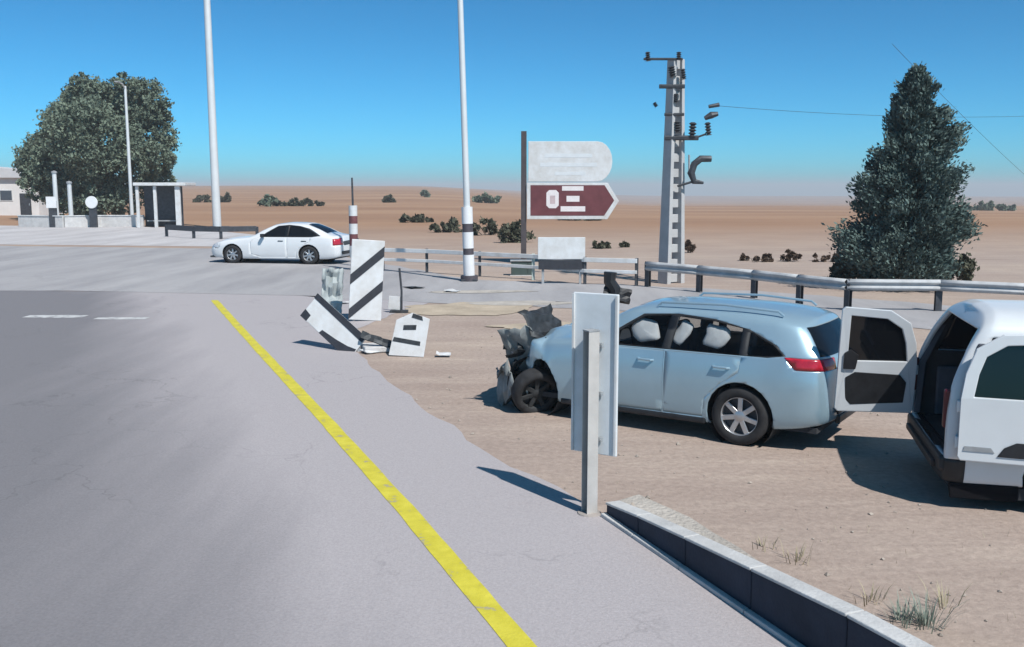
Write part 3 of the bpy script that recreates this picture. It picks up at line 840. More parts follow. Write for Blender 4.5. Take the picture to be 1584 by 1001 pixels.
for cx in (1.0, 3.55):
    bmesh.ops.delete(bm, geom=cut_poly(bm, circ(cx, .33, .385), (0, 2), lambda c: abs(c.y) > .5 and c.z < .8), context='FACES')
bmesh.ops.delete(bm, geom=cut_poly(bm, [(-.845, .47), (.80, .47), (.82, 1.0), (.75, 1.33), (.64, 1.56), (-.66, 1.56), (-.78, 1.33), (-.845, 1.0)], (1, 2), lambda c: c.x < .33), context='FACES')
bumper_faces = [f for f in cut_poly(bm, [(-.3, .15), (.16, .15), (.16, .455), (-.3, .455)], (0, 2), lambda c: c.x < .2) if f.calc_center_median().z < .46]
take(bm, bumper_faces, 'bumper_shade_skin', M['trim'], van, solid=.03)  # dark bumper corners, with shade at the tail also painted into the colour
vp = [M['white_van'], M['inside']]
for sg in (1, -1):
    vs_ = lambda c: abs(c.y) > .5 and c.z > 1.0 and c.y * sg > 0
    for poly in ([(.20, 1.14), (1.12, 1.14), (1.12, 1.50), (.33, 1.50)], [(1.28, 1.14), (2.05, 1.14), (2.05, 1.51), (1.28, 1.50)], [(2.2, 1.12), (3.15, 1.08), (2.62, 1.5), (2.2, 1.56)]):
        take(bm, cut_poly(bm, poly, (0, 2), vs_), 'side_window', M['glass_dark'], van, gap=.004, solid=.006, push=.002)
    take(bm, cut_poly(bm, [(1.22, .30), (2.1, .30), (2.12, 1.1), (1.22, 1.1)], (0, 2), lambda c: abs(c.y) > .6 and c.y * sg > 0), 'sliding_door', vp, van, gap=.006, solid=.02)
    take(bm, cut_poly(bm, [(2.16, .30), (2.95, .30), (3.12, .9), (3.16, 1.05), (2.16, 1.1)], (0, 2), lambda c: abs(c.y) > .6 and c.y * sg > 0), 'front_door', vp, van, gap=.006, solid=.02)
take(bm, cut_poly(bm, [(3.25, -.62), (3.25, .62), (2.66, .56), (2.66, -.56)], (0, 1), lambda c: c.z > 1.2), 'windscreen', M['glass_dark'], van, solid=.006, push=-.004)
me = bpy.data.meshes.new('body'); bm.to_mesh(me); bm.free()
body = link('body', me, vp, van, smooth=True, angle=42)
s = body.modifiers.new('solid', 'SOLIDIFY'); s.thickness = .05; s.offset = -1; s.material_offset = 1
for cx in (1.0, 3.55):
    for sg in (1, -1): make_wheel(van, cx, sg * .80, r=.33, side=sg)
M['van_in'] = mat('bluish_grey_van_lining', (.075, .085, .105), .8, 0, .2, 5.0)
wb = MB(); wb.box((2.1, 0, .44), (4.0, 1.6, .05)); wb.box((2.1, 0, .30), (3.6, 1.3, .06)); wb.box((2.1, 0, .16), (4.0, 1.66, .10)); wb.build('floor_light_block', M['inside'], van)  # lowest box is added to keep sunlight from getting under the van
wb = MB(); wb.box((1.75, 0, 1.05), (.04, 1.62, 1.2)); wb.build('bulkhead', M['van_in'], van)
for sg in (1, -1):
    wb = MB(); wb.box((.95, sg * .80, .72), (1.5, .05, .5)); wb.build('side_lining', M['van_in'], van, bevel=.02)
    wb = MB(); wb.prism([(-.0, .48), (.06, .48), (.09, 1.0), (.28, 1.45), (.22, 1.45), (.02, 1.0)], sg * .77, sg * .83); wb.build('rear_pillar', M['van_in'], van, bevel=.01)
wb = MB(); wb.box((.02, 0, .40), (.14, 1.72, .14)); wb.build('rear_bumper', M['trim'], van, bevel=.03)
wb = MB(); wb.box((-.06, -.0, .36), (.04, 1.4, .06)); wb.build('bumper_step', M['trim'], van, bevel=.01)
for sg in (1, -1):
    wb = MB(); wb.box((.0, sg * .815, .88), (.06, .06, .34)); wb.build('tail_light', mat('smoked_tail_lens', (.09, .012, .018), .3, 0, .2, 9.0), van, bevel=.02)
wb = MB(); wb.box((.55, .2, .66), (.5, .6, .36)); wb.build('tool_chest', mat('grey_tool_chest', (.10, .11, .13), .6), van, bevel=.02)
wb = MB(); wb.prism([(.06, .10), (.60, .10), (.60, .238), (.04, .238)], -.86, -.835); wb.build('painted_shade_strip', mat('matt_black_shade', (.010, .010, .012), .95, 0, .2, 6.0, spec=.05), van, bevel=.01)  # added black strip, painted shade below the near side of the body
# rear doors: outline in door plane (s from hinge to free edge, z), raked with the van's tail
def van_door(sg, ang, lab, lined=False):
    hx, hy = (.08, sg * .935) if lined else (-.02, sg * .83)
    o = empty('rear_door', (hx, hy, 0), 0)
    o.parent = van
    o.rotation_euler = (0, 0, ang)
    if lab: o['label'] = lab
    outl = [(0.0, .50), (.02, .47), (.74, .47), (.77, .50), (.77, 1.55), (.74, 1.58), (.30, 1.55), (.10, 1.42), (.03, 1.22), (0.0, 1.0)]
    win = [(.10, 1.02), (.13, 1.21), (.18, 1.36), (.33, 1.46), (.68, 1.49), (.68, 1.02)]
    lean = (lambda z: -max(0, z - .95) * .10) if lined else (lambda z: max(0, z - .6) * .20)
    # local axes: closed door runs from hinge towards the centre line (-sg*y); rotation about z opens it
    fn = lambda a, b, t: (t + lean(b), -sg * a, b)
    bmd = bmesh.new()
    rings = []
    for t in (0.0, .05):
        ro = [bmd.verts.new(fn(a, b, t)) for a, b in outl]
        ri = [bmd.verts.new(fn(a, b, t)) for a, b in win]
        es = [bmd.edges.new((r[i], r[(i + 1) % len(r)])) for r in (ro, ri) for i in range(len(r))]
        bmesh.ops.triangle_fill(bmd, edges=es, use_beauty=True)
        rings.append((ro, ri))
    for q in (0, 1):
        a, b = rings[0][q], rings[1][q]
        for i in range(len(a)):
            j = (i + 1) % len(a)
            bmd.faces.new((a[i], a[j], b[j], b[i]))
    bmesh.ops.recalc_face_normals(bmd, faces=bmd.faces)
    me = bpy.data.meshes.new('door_shell'); bmd.to_mesh(me); bmd.free()
    link('door_shell', me, M['white_van'], o, bevel=.008)
    g_ = MB(); g_.prism(win, .020, .027, fn); g_.build('window', M['glass_dark'], o)
    if lined:
        tr_ = MB(); tr_.prism([(.30, .53), (.60, .53), (.60, .66), (.44, .66), (.35, .61)], .0505, .060, fn); tr_.build('door_pocket', M['trim'], o, bevel=.006)
        tr_ = MB(); tr_.prism([(.04, .56), (.28, .56), (.25, .60), (.05, .60)], .0505, .056, fn); tr_.build('reflector', M['galv_dull'], o)
    else:
        tr_ = MB(); tr_.prism([(.10, .58), (.62, .55), (.68, .60), (.69, .84), (.60, .90), (.16, .88), (.09, .80)], .0565, .068, fn); tr_.build('inner_trim', M['trim'], o, bevel=.006)
        tr_ = MB(); tr_.prism([(.60, .93), (.72, .93), (.72, 1.10), (.66, 1.14), (.58, 1.08)], .051, .075, fn); tr_.build('latch', M['trim'], o, bevel=.006)
    tr_ = MB(); tr_.tube([fn(.66, .70, -.015), fn(.66, .74, -.03), fn(.66, .86, -.03), fn(.66, .90, -.015)], .014, 8); tr_.build('handle', M['trim'], o, smooth=True)
    for z in (.62, .93):
        tr_ = MB(); tr_.box((lean(z) + .0, sg * .0, z), (.06, .05, .10)); tr_.build('hinge', M['white_van'], o, bevel=.01)
    return o
van_door(1, R(-84), None)
van_door(-1, R(263), None, True)

# ------------------------------------------------------------------ guardrails
def wbeam_profile():
    # (out from post, z) of the W shape, 0.31 m tall
    return [(.0, .0), (.018, .02), (.075, .055), (.083, .075), (.075, .095), (.02, .135), (.012, .155), (.02, .175), (.075, .215), (.083, .235), (.075, .255), (.018, .29), (.0, .31)]
def beam_part(a, b, za, zb, nrm, parent, name='rail_beam', nseg=1, sc=(1.0, 1.0), m=None, pts=None):
    """W-beam between plan points a and b, bottom heights za..zb, bulging along nrm; sc = height scale at the ends"""
    pr = wbeam_profile()
    mb = MB()
    n = len(pr); S = nseg * 4
    for i in range(S + 1):
        t = i / S
        p = Vector(a).lerp(Vector(b), t)
        k = sc[0] + (sc[1] - sc[0]) * t
        z0 = za + (zb - za) * t
        for o_, z in pr: mb.v.append((p.x + nrm.x * o_ * max(k, .3), p.y + nrm.y * o_ * max(k, .3), z0 + z * k))
    mb.f = [(i * n + k, i * n + k + 1, (i + 1) * n + k + 1, (i + 1) * n + k) for i in range(S) for k in range(n - 1)]
    o = mb.build(name, m or M['galv'], parent, smooth=True, angle=60)
    s = o.modifiers.new('solid', 'SOLIDIFY'); s.thickness = .004
    return o
def rail_post(p, h, parent, nrm, m=None, wd=.10):
    mb = MB(); a = math.atan2(nrm.y, nrm.x)
    rot = rz(a)
    c = Vector((p.x, p.y, 0)) - nrm * .07
    for off in (-.05, .05): mb.box(c + rot @ Vector((off, 0, h / 2 - .1)), (.012, wd, h + .2), rot)
    mb.box(c + Vector((0, 0, h / 2 - .1)), (.098, .010, h + .2), rot)
    o = mb.build('post', m or M['galv_dull'], parent)
    sp = MB(); sp.box(c + nrm * .065 + Vector((0, 0, h - .15)), (.03, .12, .22), rot)
    sp.build('spacer', m or M['galv_dull'], o)
    return o
# near rail: its end is turned down into the ground behind the white sign
M['rail_shade'] = mat('shade_painted_barrier_face', (.026, .032, .050), .85, 0, .22, 3.0, bump=.15)  # shade on the road-facing side is put into this dark colour
M['pale_cap'] = mat('pale_barrier_cap', (.47, .47, .465), .8, 0, .16, 4.0, bump=.2)  # on the caps, the sunlit barrier top is painted as a paler colour
near = empty('roadside_barrier', (0.78, 7.95, 0))
tag(near, 'low barrier, shaded face painted dark and sunlit top edge painted pale, tapering down to the white sign', 'barrier')
nb0 = Vector((.80, 7.92, 0)); ndir = Vector((.37, -.93, 0)).normalized(); nback = Vector((.93, .37, 0)).normalized()
def bar_sec(t0, t1, h0, h1, m_, name, y0, y1, z0=0.0, top=True, lift=0.0):
    mb = MB()
    vs = []
    for t, h in ((t0, h0), (t1, h1)):
        c = nb0 + ndir * t - near.location
        for (o_, z) in ((y0, z0), (y0, h), (y1, h), (y1, z0)):
            p = c + nback * o_; vs.append((p.x, p.y, z + lift))
    mb.add(vs, [(0, 1, 5, 4), (1, 2, 6, 5), (2, 3, 7, 6), (0, 4, 7, 3), (0, 3, 2, 1), (4, 5, 6, 7)])
    return mb.build(name, m_, near, bevel=.008)
ts_ = [0, .55, 1.25, 2.05, 2.95, 3.95, 5.05, 6.3, 7.8]
hh_ = lambda t: .10 + .29 * min(1, t / 3.4) ** .85
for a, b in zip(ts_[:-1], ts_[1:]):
    bar_sec(a, b - .008, hh_(a), hh_(b), M['rail_shade'], 'barrier_panel', 0, .10, -.05)
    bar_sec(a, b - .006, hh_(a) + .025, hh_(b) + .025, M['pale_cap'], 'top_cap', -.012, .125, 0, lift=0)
    # the cap is a thin slab: lift its underside
    o = near.children[-1] if near.children[-1].name.startswith('top_cap') else [c for c in near.children if c.name.startswith('top_cap')][-1]
    for v in o.data.vertices:
        if abs(v.co.z) < 1e-6: 
            tt = (Vector((v.co.x, v.co.y, 0)) + Vector((near.location.x, near.location.y, 0)) - nb0).dot(ndir)
            v.co.z = hh_(a) + .002 if abs(tt - a) < abs(tt - b) else hh_(b) + .002
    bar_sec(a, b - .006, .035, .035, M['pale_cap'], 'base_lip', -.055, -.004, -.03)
# far rail beyond the wagon: runs from the right edge, away to the left
fr = empty('guardrail', (0, 0, 0))
tag(fr, 'long galvanised guardrail on dark posts behind the cars and the white van', 'guardrail')
frp = [G(1700, 452, .75), G(1600, 437, .75), G(1455, 431, .75), G(1310, 430, .75), G(1235, 423, .75), G(1165, 416, .75), G(1080, 409, .75), G(1000, 403, .75)]
frp = [Vector((p.x, p.y, 0)) for p in frp]
for i, p in enumerate(frp):
    if i < len(frp) - 1:
        d = (frp[i + 1] - p).normalized(); nrm = Vector((d.y, -d.x, 0))
        if nrm.y > 0: nrm = -nrm
        beam_part(p, frp[i + 1], .47, .47, nrm, fr, sc=(.82, .82), m=mat('chalky_galvanised', (.42, .43, .44), .8, .05, .16, 4.0))
    rail_post(p, .72, fr, nrm, m=M['dark_steel'], wd=.14)
# two-rail railing to the left of it
M['pale_green'] = mat('pale_green_paint', (.42, .50, .47), .6, 0, .12, 4.0)
rl = empty('railing', (0, 0, 0))
tag(rl, 'low pale two-rail railing running behind the banded lamp post', 'railing')
rp = [G(985, 402, .75), G(905, 400, .75), G(825, 395, .75), G(742, 391, .75), G(660, 387, .75), G(592, 385, .75)]
rp = [Vector((p.x, p.y, 0)) for p in rp]
for i, p in enumerate(rp):
    mb = MB(); mb.box((p.x, p.y, .40), (.09, .09, .80)); mb.build('post', M['dark_steel'] if i != 2 else M['pale_green'], rl, bevel=.006)
    if i < len(rp) - 1:
        q = rp[i + 1]
        for z in (.72, .40):
            a_ = p.lerp(q, .012); b_ = p.lerp(q, .988)
            d = (q - p); rot = rz(math.atan2(d.y, d.x)); c = (p + q) / 2
            mb = MB(); mb.box((c.x, c.y - .07, z), (d.length, .05, .13 if z > .5 else .10), rot); mb.build('rail', M['white_sheet'], rl, bevel=.01)
# low dark barrier left of the saloon
lb = empty('crash_barrier', (0, 0, 0))
tag(lb, 'low dark roadside barrier at the foot of the tall left mast', 'barrier')
bp = [G(258, 366), G(300, 369), G(342, 370), G(398, 369)]
for i in range(4):
    mb = MB(); mb.box((bp[i].x, bp[i].y, .33), (.14, .14, .66)); mb.build('post', M['dark_steel'], lb)
    if i < 3:
        c = (bp[i] + bp[i + 1]) / 2; d = bp[i + 1] - bp[i]
        mb = MB(); mb.box((c.x, c.y - .1, .55), (d.length, .06, .30), rz(math.atan2(d.y, d.x))); mb.build('rail', M['dark_steel'], lb, bevel=.01)

# ------------------------------------------------------------------ near white sign seen from behind
ns = empty('road_sign', (.66, 7.98, 0), R(-31))
tag(ns, 'tall narrow white sign plate on a square post at the end of the near guardrail', 'sign')
zt = AT(914, 455, 7.98).z; zlo = AT(914, 705, 7.98).z; zpt = AT(914, 512, 7.98).z
mb = MB(); mb.box((0, .085, (zt + zlo) / 2), (.42, .024, zt - zlo)); mb.build('plate', mat('weathered_white_plate', (.55, .575, .59), .55, 0, .08, 3.0, col2=(.68, .72, .75), detail=9), ns, bevel=.008)
for sx in (-.20, .20):
    mb = MB(); mb.box((sx, .062, (zt + zlo) / 2), (.018, .022, zt - zlo - .02)); mb.build('edge_flange', M['white_sheet'], ns)
rr = rz(R(56)); mb = MB(); hp_ = zpt + .2; cz_ = zpt / 2 - .1
mb.box(rr @ Vector((0, -.047, 0)) + Vector((0, 0, cz_)), (.10, .006, hp_), rr)
mb.box(rr @ Vector((0, .047, 0)) + Vector((0, 0, cz_)), (.10, .006, hp_), rr)
mb.box(rr @ Vector((.047, 0, 0)) + Vector((0, 0, cz_)), (.006, .088, hp_), rr)
mb.build('post', mat('sign_post_steel', (.46, .44, .42), .6, .1, .16, 3.0), ns)
mb = MB(); mb.box((0, 0, zpt + .004), (.106, .106, .010), rz(R(56))); mb.build('post_cap', M['galv_dull'], ns)
for z in (zpt - .12, (zpt + zlo) / 2, zlo + .14):
    mb = MB(); mb.box((0, .050, z), (.17, .030, .040)); br = mb.build('bracket', M['galv'], ns, bevel=.004)
    for sx in (-.074, .074):
        b2 = MB(); b2.lathe([(-.012, .001), (-.012, .012), (.0, .012)], 6, 'y', (sx, .036, z)); b2.build('bolt', M['galv_dull'], br)
mb = MB(); mb.lathe([(-.05, .13), (.016, .10), (.022, .001)], 16, 'z'); mb.build('footing', mat('dusty_footing', (.30, .27, .25), .95), ns)

# dark lump seen over the top of the sign, beyond the wagon
lp = AT(952, 458, 14.5)
dl = empty('bent_post_stub', (lp.x, lp.y, 0))
tag(dl, 'dark bent post stub with a torn foot, behind the top of the white sign', 'debris')
mb = MB(); zz = lp.z
mb.tube([(0.0, 0, 0), (.0, 0, zz - .06), (-.02, 0, zz + .10), (-.09, 0, zz + .22), (-.08, 0, zz + .36)], [.05, .06, .10, .09, .10], 8); mb.build('stub', M['trim'], dl, smooth=True)
o = crumple(6, 4, .42, .22, .07, 3.3).build('torn_plate', [M['trim']], dl); place(o, (.03, -.03, zz + .04), (70, 14, 8), .05)

# ------------------------------------------------------------------ hazard boards at the gore
def stripes(parent, W, Hh, bands, y, th=.006, slope=1.0, m=None):
    """black diagonal bands clipped to the board W x Hh (board from z=0)"""
    for zc, wd in bands:
        poly = []
        # band between lines z = zc + slope*x +- wd/2, clipped in x to the board and in z to it
        pts = [(-W / 2, zc - slope * W / 2 - wd / 2), (W / 2, zc + slope * W / 2 - wd / 2), (W / 2, zc + slope * W / 2 + wd / 2), (-W / 2, zc - slope * W / 2 + wd / 2)]
        # clip z
        def clip(ps, f):
            r = []
            for i in range(len(ps)):
                a, b = ps[i], ps[(i + 1) % len(ps)]
                fa, fb = f(a), f(b)
                if fa >= 0: r.append(a)
                if fa * fb < 0:
                    t = fa / (fa - fb); r.append((a[0] + (b[0] - a[0]) * t, a[1] + (b[1] - a[1]) * t))
            return r
        pts = clip(pts, lambda p: p[1] - .012); pts = clip(pts, lambda p: Hh - .012 - p[1])
        if len(pts) > 2:
            mb = MB(); mb.prism(pts, y - th, y); mb.build('stripe', m or M['black_paint'], parent)
hb = G(564, 497)
hz = empty('hazard_board', (hb.x, hb.y, 0), R(6), rot=(R(-3), R(4.0), R(10)))
tag(hz, 'upright white hazard board with black diagonal stripes', 'hazard board')
mb = MB(); mb.box((0, 0, .86), (.68, .03, 1.68)); mb.build('board', M['white_sheet'], hz, bevel=.012)
stripes(hz, .68, 1.68, [(.45, .21), (1.17, .21)], -.018, slope=.92)
for sx in (-.22, .22):
    mb = MB(); mb.box((sx, .05, .75), (.06, .06, 1.56)); mb.build('post', M['galv_dull'], hz)
# knocked-over board propped on its bent post
kb = AT(553, 543, 16.3)
ko = empty('hazard_board', (kb.x, kb.y, 0.05), rot=(R(-38), R(-50), R(10)))
tag(ko, 'knocked-over hazard board with black stripes leaning left above the shoulder edge', 'hazard board')
mb = MB(); mb.box((.0, 0, .66), (.50, .028, 1.34)); mb.build('board', M['white_sheet'], ko, bevel=.012)
mb = MB(); mb.prism([(.13, .0), (.25, .0), (.25, 1.34), (.15, 1.34)], -.0215, -.0145); mb.build('stripe', M['black_paint'], ko)
mb = MB(); mb.prism([(-.25, .0), (-.02, .0), (-.08, .18), (-.13, .45), (-.17, .78), (-.25, .80)], -.0215, -.0145); mb.build('stripe', M['black_paint'], ko)
mb = MB(); mb.prism([(-.25, 1.16), (-.12, 1.16), (-.10, 1.33), (-.25, 1.33)], -.0215, -.0145); mb.build('stripe', M['black_paint'], ko)
mb = MB(); mb.box((.0, .05, .42), (.07, .07, .95)); mb.build('post', M['galv_dull'], ko)
# white panel with dark bars standing askew
wp_ = G(628, 552)
wpn = empty('broken_sign_panel', (wp_.x, wp_.y, 0), rot=(R(-16), R(3), R(-12)))
tag(wpn, 'broken white sign panel with dark bars standing askew on the dirt edge', 'sign panel')
mb = MB(); mb.prism([(-.30, .0), (.30, .02), (.33, .66), (.02, .74), (-.24, .60)], -.012, .012); mb.build('panel', M['white_sheet'], wpn, bevel=.006)
for poly in ([(-.10, .44), (.12, .46), (.12, .54), (-.10, .52)], [(-.26, .24), (.22, .20), (.22, .27), (-.24, .31)], [(.02, .66), (.22, .62), (.20, .69), (.04, .73)]):
    mb = MB(); mb.prism(poly, -.019, -.0125); mb.build('bar', M['scorched'], wpn)
mb = MB(); mb.tube([(0, .05, 0), (.0, .05, .5), (-.18, .20, .68)], .028, 8); mb.build('stay', M['dark_steel'], wpn)
# bent dark strip joining the two
bs = AT(585, 524, 16.2)
o = crumple(8, 2, .62, .12, .05, 6.6).build('bent_trim_strip', [M['scorched']], None); place(o, (bs.x, bs.y, bs.z - .02), (60, 18, -8), .03)
tag(o, 'bent dark strip of metal lying between the knocked-over board and white panel', 'debris')
o2 = MB(); o2.box((0, 0, .0), (.7, .5, .10)); o2 = o2.build('kerb_block', M['concrete'], None, bevel=.02); o2.location = (bs.x + .05, bs.y + .2, .06); o2.rotation_euler = (0, 0, .3)
tag(o2, 'low concrete kerb block under the bent metal strip', 'kerb block')
# thin dark marker post behind the white panel
tp = G(621, 484)
o = empty('marker_post', (tp.x, tp.y, 0)); tag(o, 'thin dark marker post standing right of the upright hazard board', 'post')
mb = MB(); mb.tube([(0, 0, -.1), (.01, 0, .5), (-.03, 0, 1.0)], .024, 8); mb.build('rod', M['dark_steel'], o)
mb = MB(); mb.box((-.15, .02, .22), (.28, .02, .30), ry(R(5))); mb.build('plate', M['white_sheet'], o, bevel=.006)
mb = MB(); mb.box((-.05, 0, .03), (.4, .14, .07)); mb.build('foot', M['scorched'], o, bevel=.01)
# grey-green crumpled sheet
cs_ = G(508, 492)
o = crumple(10, 12, .46, 1.0, .16, 11.2).build('crumpled_sheet', [mat('grey_green_sheet', (.33, .365, .37), .85, .0, .14, 3.0)], None, smooth=True)
place(o, (cs_.x, cs_.y + .5, .52), (80, 4, 8), .012)
tag(o, 'pale grey-green crumpled sheet left of the upright hazard board', 'debris')
# scattered white fragments
for k, (px, py, sx, lab) in enumerate([(686, 552, .24, 'small white plastic fragment on the dirt right of the broken panel'), (575, 546, .34, 'flat white fragment on the shoulder below the knocked-over board'),
                                       (700, 452, .5, 'white scrap on the ground left of the banded lamp post foot'), (640, 446, .6, 'dark flat scrap on the pale ground behind the broken panel'), (530, 470, .3, 'white shard below the grey-green sheet')]):
    g = G(px, py)
    o = crumple(4, 3, sx, sx * .7, .03, 30 + k).build('fragment', [M['scorched'] if 'dark' in lab else M['white_sheet']], None)
    place(o, (g.x, g.y, .045), (4, 3, k * 40), .012)
    tag(o, lab, 'fragment', 'wreckage fragments around the hazard boards')

# thin pole with banded sleeve behind the hazard board
pp = G(549, 418)
o = empty('banded_pole', (pp.x, pp.y, 0)); tag(o, 'thin dark pole with white and dull red bands behind the hazard board', 'pole')
zt = AT(547, 275, pp.y).z
mb = MB(); mb.tube([(0, 0, 0), (-.03, 0, zt)], [.05, .03], 8); mb.build('pole', M['dark_steel'], o, smooth=True)
for (ya, yb, mm_) in [(318, 334, 'white_sheet'), (334, 346, 'red_band'), (346, 362, 'white_sheet'), (362, 380, 'red_band'), (380, 398, 'white_sheet')]:
    z1, z0 = AT(547, ya, pp.y).z, AT(547, yb, pp.y).z
    mb = MB(); mb.lathe([(z0, .05), (z0, .145), (z1, .145), (z1, .05)], 16, 'z', (-.02, 0, 0)); mb.build('band', M[mm_], o, smooth=True)
mb = MB(); mb.box((-.10, 0, AT(547, 373, pp.y).z - .02), (.52, .16, .14), ry(R(-12))); mb.build('bracket', M['dark_steel'], o, bevel=.02)

# ------------------------------------------------------------------ lamp posts
M['pale_mast'] = mat('pale_galvanised_mast', (.62, .64, .65), .5, .15, .08, .6)
def lamp_mast(px, py, h, r0, r1, lab, lean_px=0.0, arm=True, bands=None, name='lamp_post'):
    b = G(px, py)
    o = empty(name, (b.x, b.y, 0)); tag(o, lab, 'lamp post')
    o.rotation_euler = (0, -R(lean_px), 0)
    mb = MB(); mb.tube([(0, 0, -.2), (0, 0, h)], [r0, r1], 14); mb.build('mast', M['pale_mast'], o, smooth=True)
    mb = MB(); mb.box((0, 0, .04), (r0 * 4.5, r0 * 4.5, .08)); mb.build('base_plate', M['dark_steel'], o, bevel=.01)
    if arm:
        for s_ in (-1, 1):
            a = MB(); a.tube([(0, 0, h - .2), (s_ * .8, 0, h + .15), (s_ * 1.6, 0, h + .25)], .05, 8); a.build('arm', M['pale_mast'], o, smooth=True)
            a = MB(); a.box((s_ * 1.9, 0, h + .24), (.7, .28, .12)); a.build('lamp_head', M['galv_dull'], o, bevel=.03)
    if bands:
        for (ya, yb, mm_, rr) in bands:
            z1, z0 = AT(px, ya, b.y).z, max(0, AT(px, yb, b.y).z)
            mb = MB(); mb.lathe([(z0, r0 * .8), (z0, rr), (z1, rr), (z1, r0 * .6)], 18, 'z'); mb.build('band', M[mm_], o, smooth=True)
    return o
M['band_white'] = mat('white_band_paint', (.68, .68, .69), .6, 0, .06, 3.0)
M['band_dark'] = mat('dark_band_paint', (.07, .06, .07), .6, 0, .25, 4.0)
lamp_mast(336, 352, 21, .30, .20, 'tall pale lamp mast rising behind the white saloon, left of the sky', lean_px=0.2)
lamp_mast(726, 435, 12.5, .105, .07, 'tall lamp post with white and dark banded foot beside the railing', lean_px=1.5,
          bands=[(320, 346, 'band_white', .165), (346, 359, 'band_dark', .158), (359, 384, 'band_white', .165), (384, 394, 'band_dark', .158), (394, 426, 'band_white', .17), (426, 437, 'band_dark', .26)])
lp2 = lamp_mast(205, 348, 10.4, .14, .09, 'thin pale lamp post standing in front of the big round tree', arm=False)
mb = MB(); mb.tube([(0, 0, 10.2), (.0, -.5, 10.5), (0, -1.1, 10.55)], .05, 8); mb.build('arm', M['pale_mast'], lp2)
mb = MB(); mb.box((0, -1.4, 10.55), (.25, .6, .1)); mb.build('lamp_head', M['galv_dull'], lp2, bevel=.02)

# ------------------------------------------------------------------ direction signs on one dark post
dg = G(810, 408)
ds_ = empty('direction_sign', (dg.x, dg.y, 0))
tag(ds_, 'stacked white and brown arrow direction signs on one dark post', 'sign')
Yd = dg.y
zt = AT(810, 203, Yd).z
mb = MB(); mb.box((0, 0, zt / 2), (.20, .16, zt)); mb.build('post', mat('dark_brown_post', (.07, .06, .065), .6, .1, .2, 3.0), ds_, bevel=.01)
def sx_(px): return (AT(px, 300, Yd).x - dg.x)
def sz_(py): return AT(880, py, Yd).z
def arrow(px0, px1, py0, py1, tip, nround=0):
    x0, x1, za, zb_ = sx_(px0), sx_(px1), sz_(py1), sz_(py0)
    zm = (za + zb_) / 2
    if nround:
        pts = [(x0, za)]
        for k in range(nround + 1):
            t = -math.pi / 2 + math.pi * k / nround
            pts.append((x1 - tip + tip * math.cos(t), zm + (zb_ - za) / 2 * math.sin(t)))
        pts.append((x0, zb_)); return pts
    return [(x0, za), (x1 - tip, za), (x1 - tip * .12, zm - .07), (x1, zm), (x1 - tip * .12, zm + .07), (x1 - tip, zb_), (x0, zb_)]
mb = MB(); mb.prism(arrow(817, 946, 219, 281, .55, 10), -.16, -.12); mb.build('white_panel', M['white_sheet'], ds_, bevel=.01)
M['faint'] = mat('faded_grey_lettering', (.60, .63, .655), .6, 0, .06, 4.0)
for (a, b, y0, y1) in [(842, 915, 238, 244), (835, 922, 252, 258), (858, 905, 266, 271)]:
    mb = MB(); mb.prism([(sx_(a), sz_(y1)), (sx_(b), sz_(y1)), (sx_(b), sz_(y0)), (sx_(a), sz_(y0))], -.164, -.1595); mb.build('lettering', M['faint'], ds_)
mb = MB(); mb.prism(arrow(815, 957, 283, 339, .42), -.16, -.12); br_ = mb.build('brown_panel', M['white_sheet'], ds_, bevel=.01)
mb = MB(); mb.prism(arrow(820.5, 949.5, 286.5, 333.5, .36), -.166, -.1595); mb.build('brown_field', mat('tourist_sign_brown', (.135, .042, .048), .5, 0, .18, 3.0), br_)
M['mark'] = mat('sign_lettering_white', (.70, .66, .66), .6, 0, .06, 5.0)
for (a, b, y0, y1) in [(845, 864, 294, 322)]:
    x0, x1, z0, z1 = sx_(a), sx_(b), sz_(y1), sz_(y0); c = .10
    mb = MB(); mb.prism([(x0 + c, z0), (x1 - c, z0), (x1, z0 + c), (x1, z1 - c), (x1 - c, z1), (x0 + c, z1), (x0, z1 - c), (x0, z0 + c)], -.171, -.1665); mb.build('pictogram', M['mark'], br_)
    mb = MB(); mb.prism([(x0 + .13, z0 + .16), (x1 - .13, z0 + .16), (x1 - .13, z1 - .2), (x0 + .13, z1 - .2)], -.174, -.1715); mb.build('pictogram_core', mat('dusty_pink_mark', (.50, .40, .41), .6), br_)
for (a, b, y0, y1) in [(869, 902, 288, 295), (876, 896, 303, 312), (867, 905, 319, 327)]:
    mb = MB(); mb.prism([(sx_(a), sz_(y1)), (sx_(b), sz_(y1)), (sx_(b), sz_(y0)), (sx_(a), sz_(y0))], -.171, -.1665); mb.build('lettering', M['mark'], br_)

# white board over a dark panel
bg_ = G(868, 440)
wb_ = empty('notice_board', (bg_.x, bg_.y, 0)); tag(wb_, 'plain white board above a dark panel, behind the railing', 'board')
Yb = bg_.y
def bx_(p): return AT(p, 400, Yb).x - bg_.x
def bz_(p): return AT(868, p, Yb).z
mb = MB(); mb.box(((bx_(832) + bx_(905)) / 2, 0, (bz_(367) + bz_(401)) / 2), (bx_(905) - bx_(832), .06, bz_(367) - bz_(401))); mb.build('white_board', M['white_sheet'], wb_, bevel=.01)
mb = MB(); mb.box(((bx_(833) + bx_(905)) / 2, .02, (bz_(402.5) + bz_(417)) / 2), (bx_(905) - bx_(833), .05, bz_(402.5) - bz_(417))); mb.build('dark_panel', M['black_paint'], wb_, bevel=.01)
for p in (840, 898):
    mb = MB(); mb.box((bx_(p), .08, bz_(370) / 2), (.07, .07, bz_(370))); mb.build('post', M['galv_dull'], wb_)
gb = G(808, 426)
gbx = empty('utility_cabinet', (gb.x, gb.y, 0)); tag(gbx, 'low dark green cabinet left of the white notice board', 'cabinet')
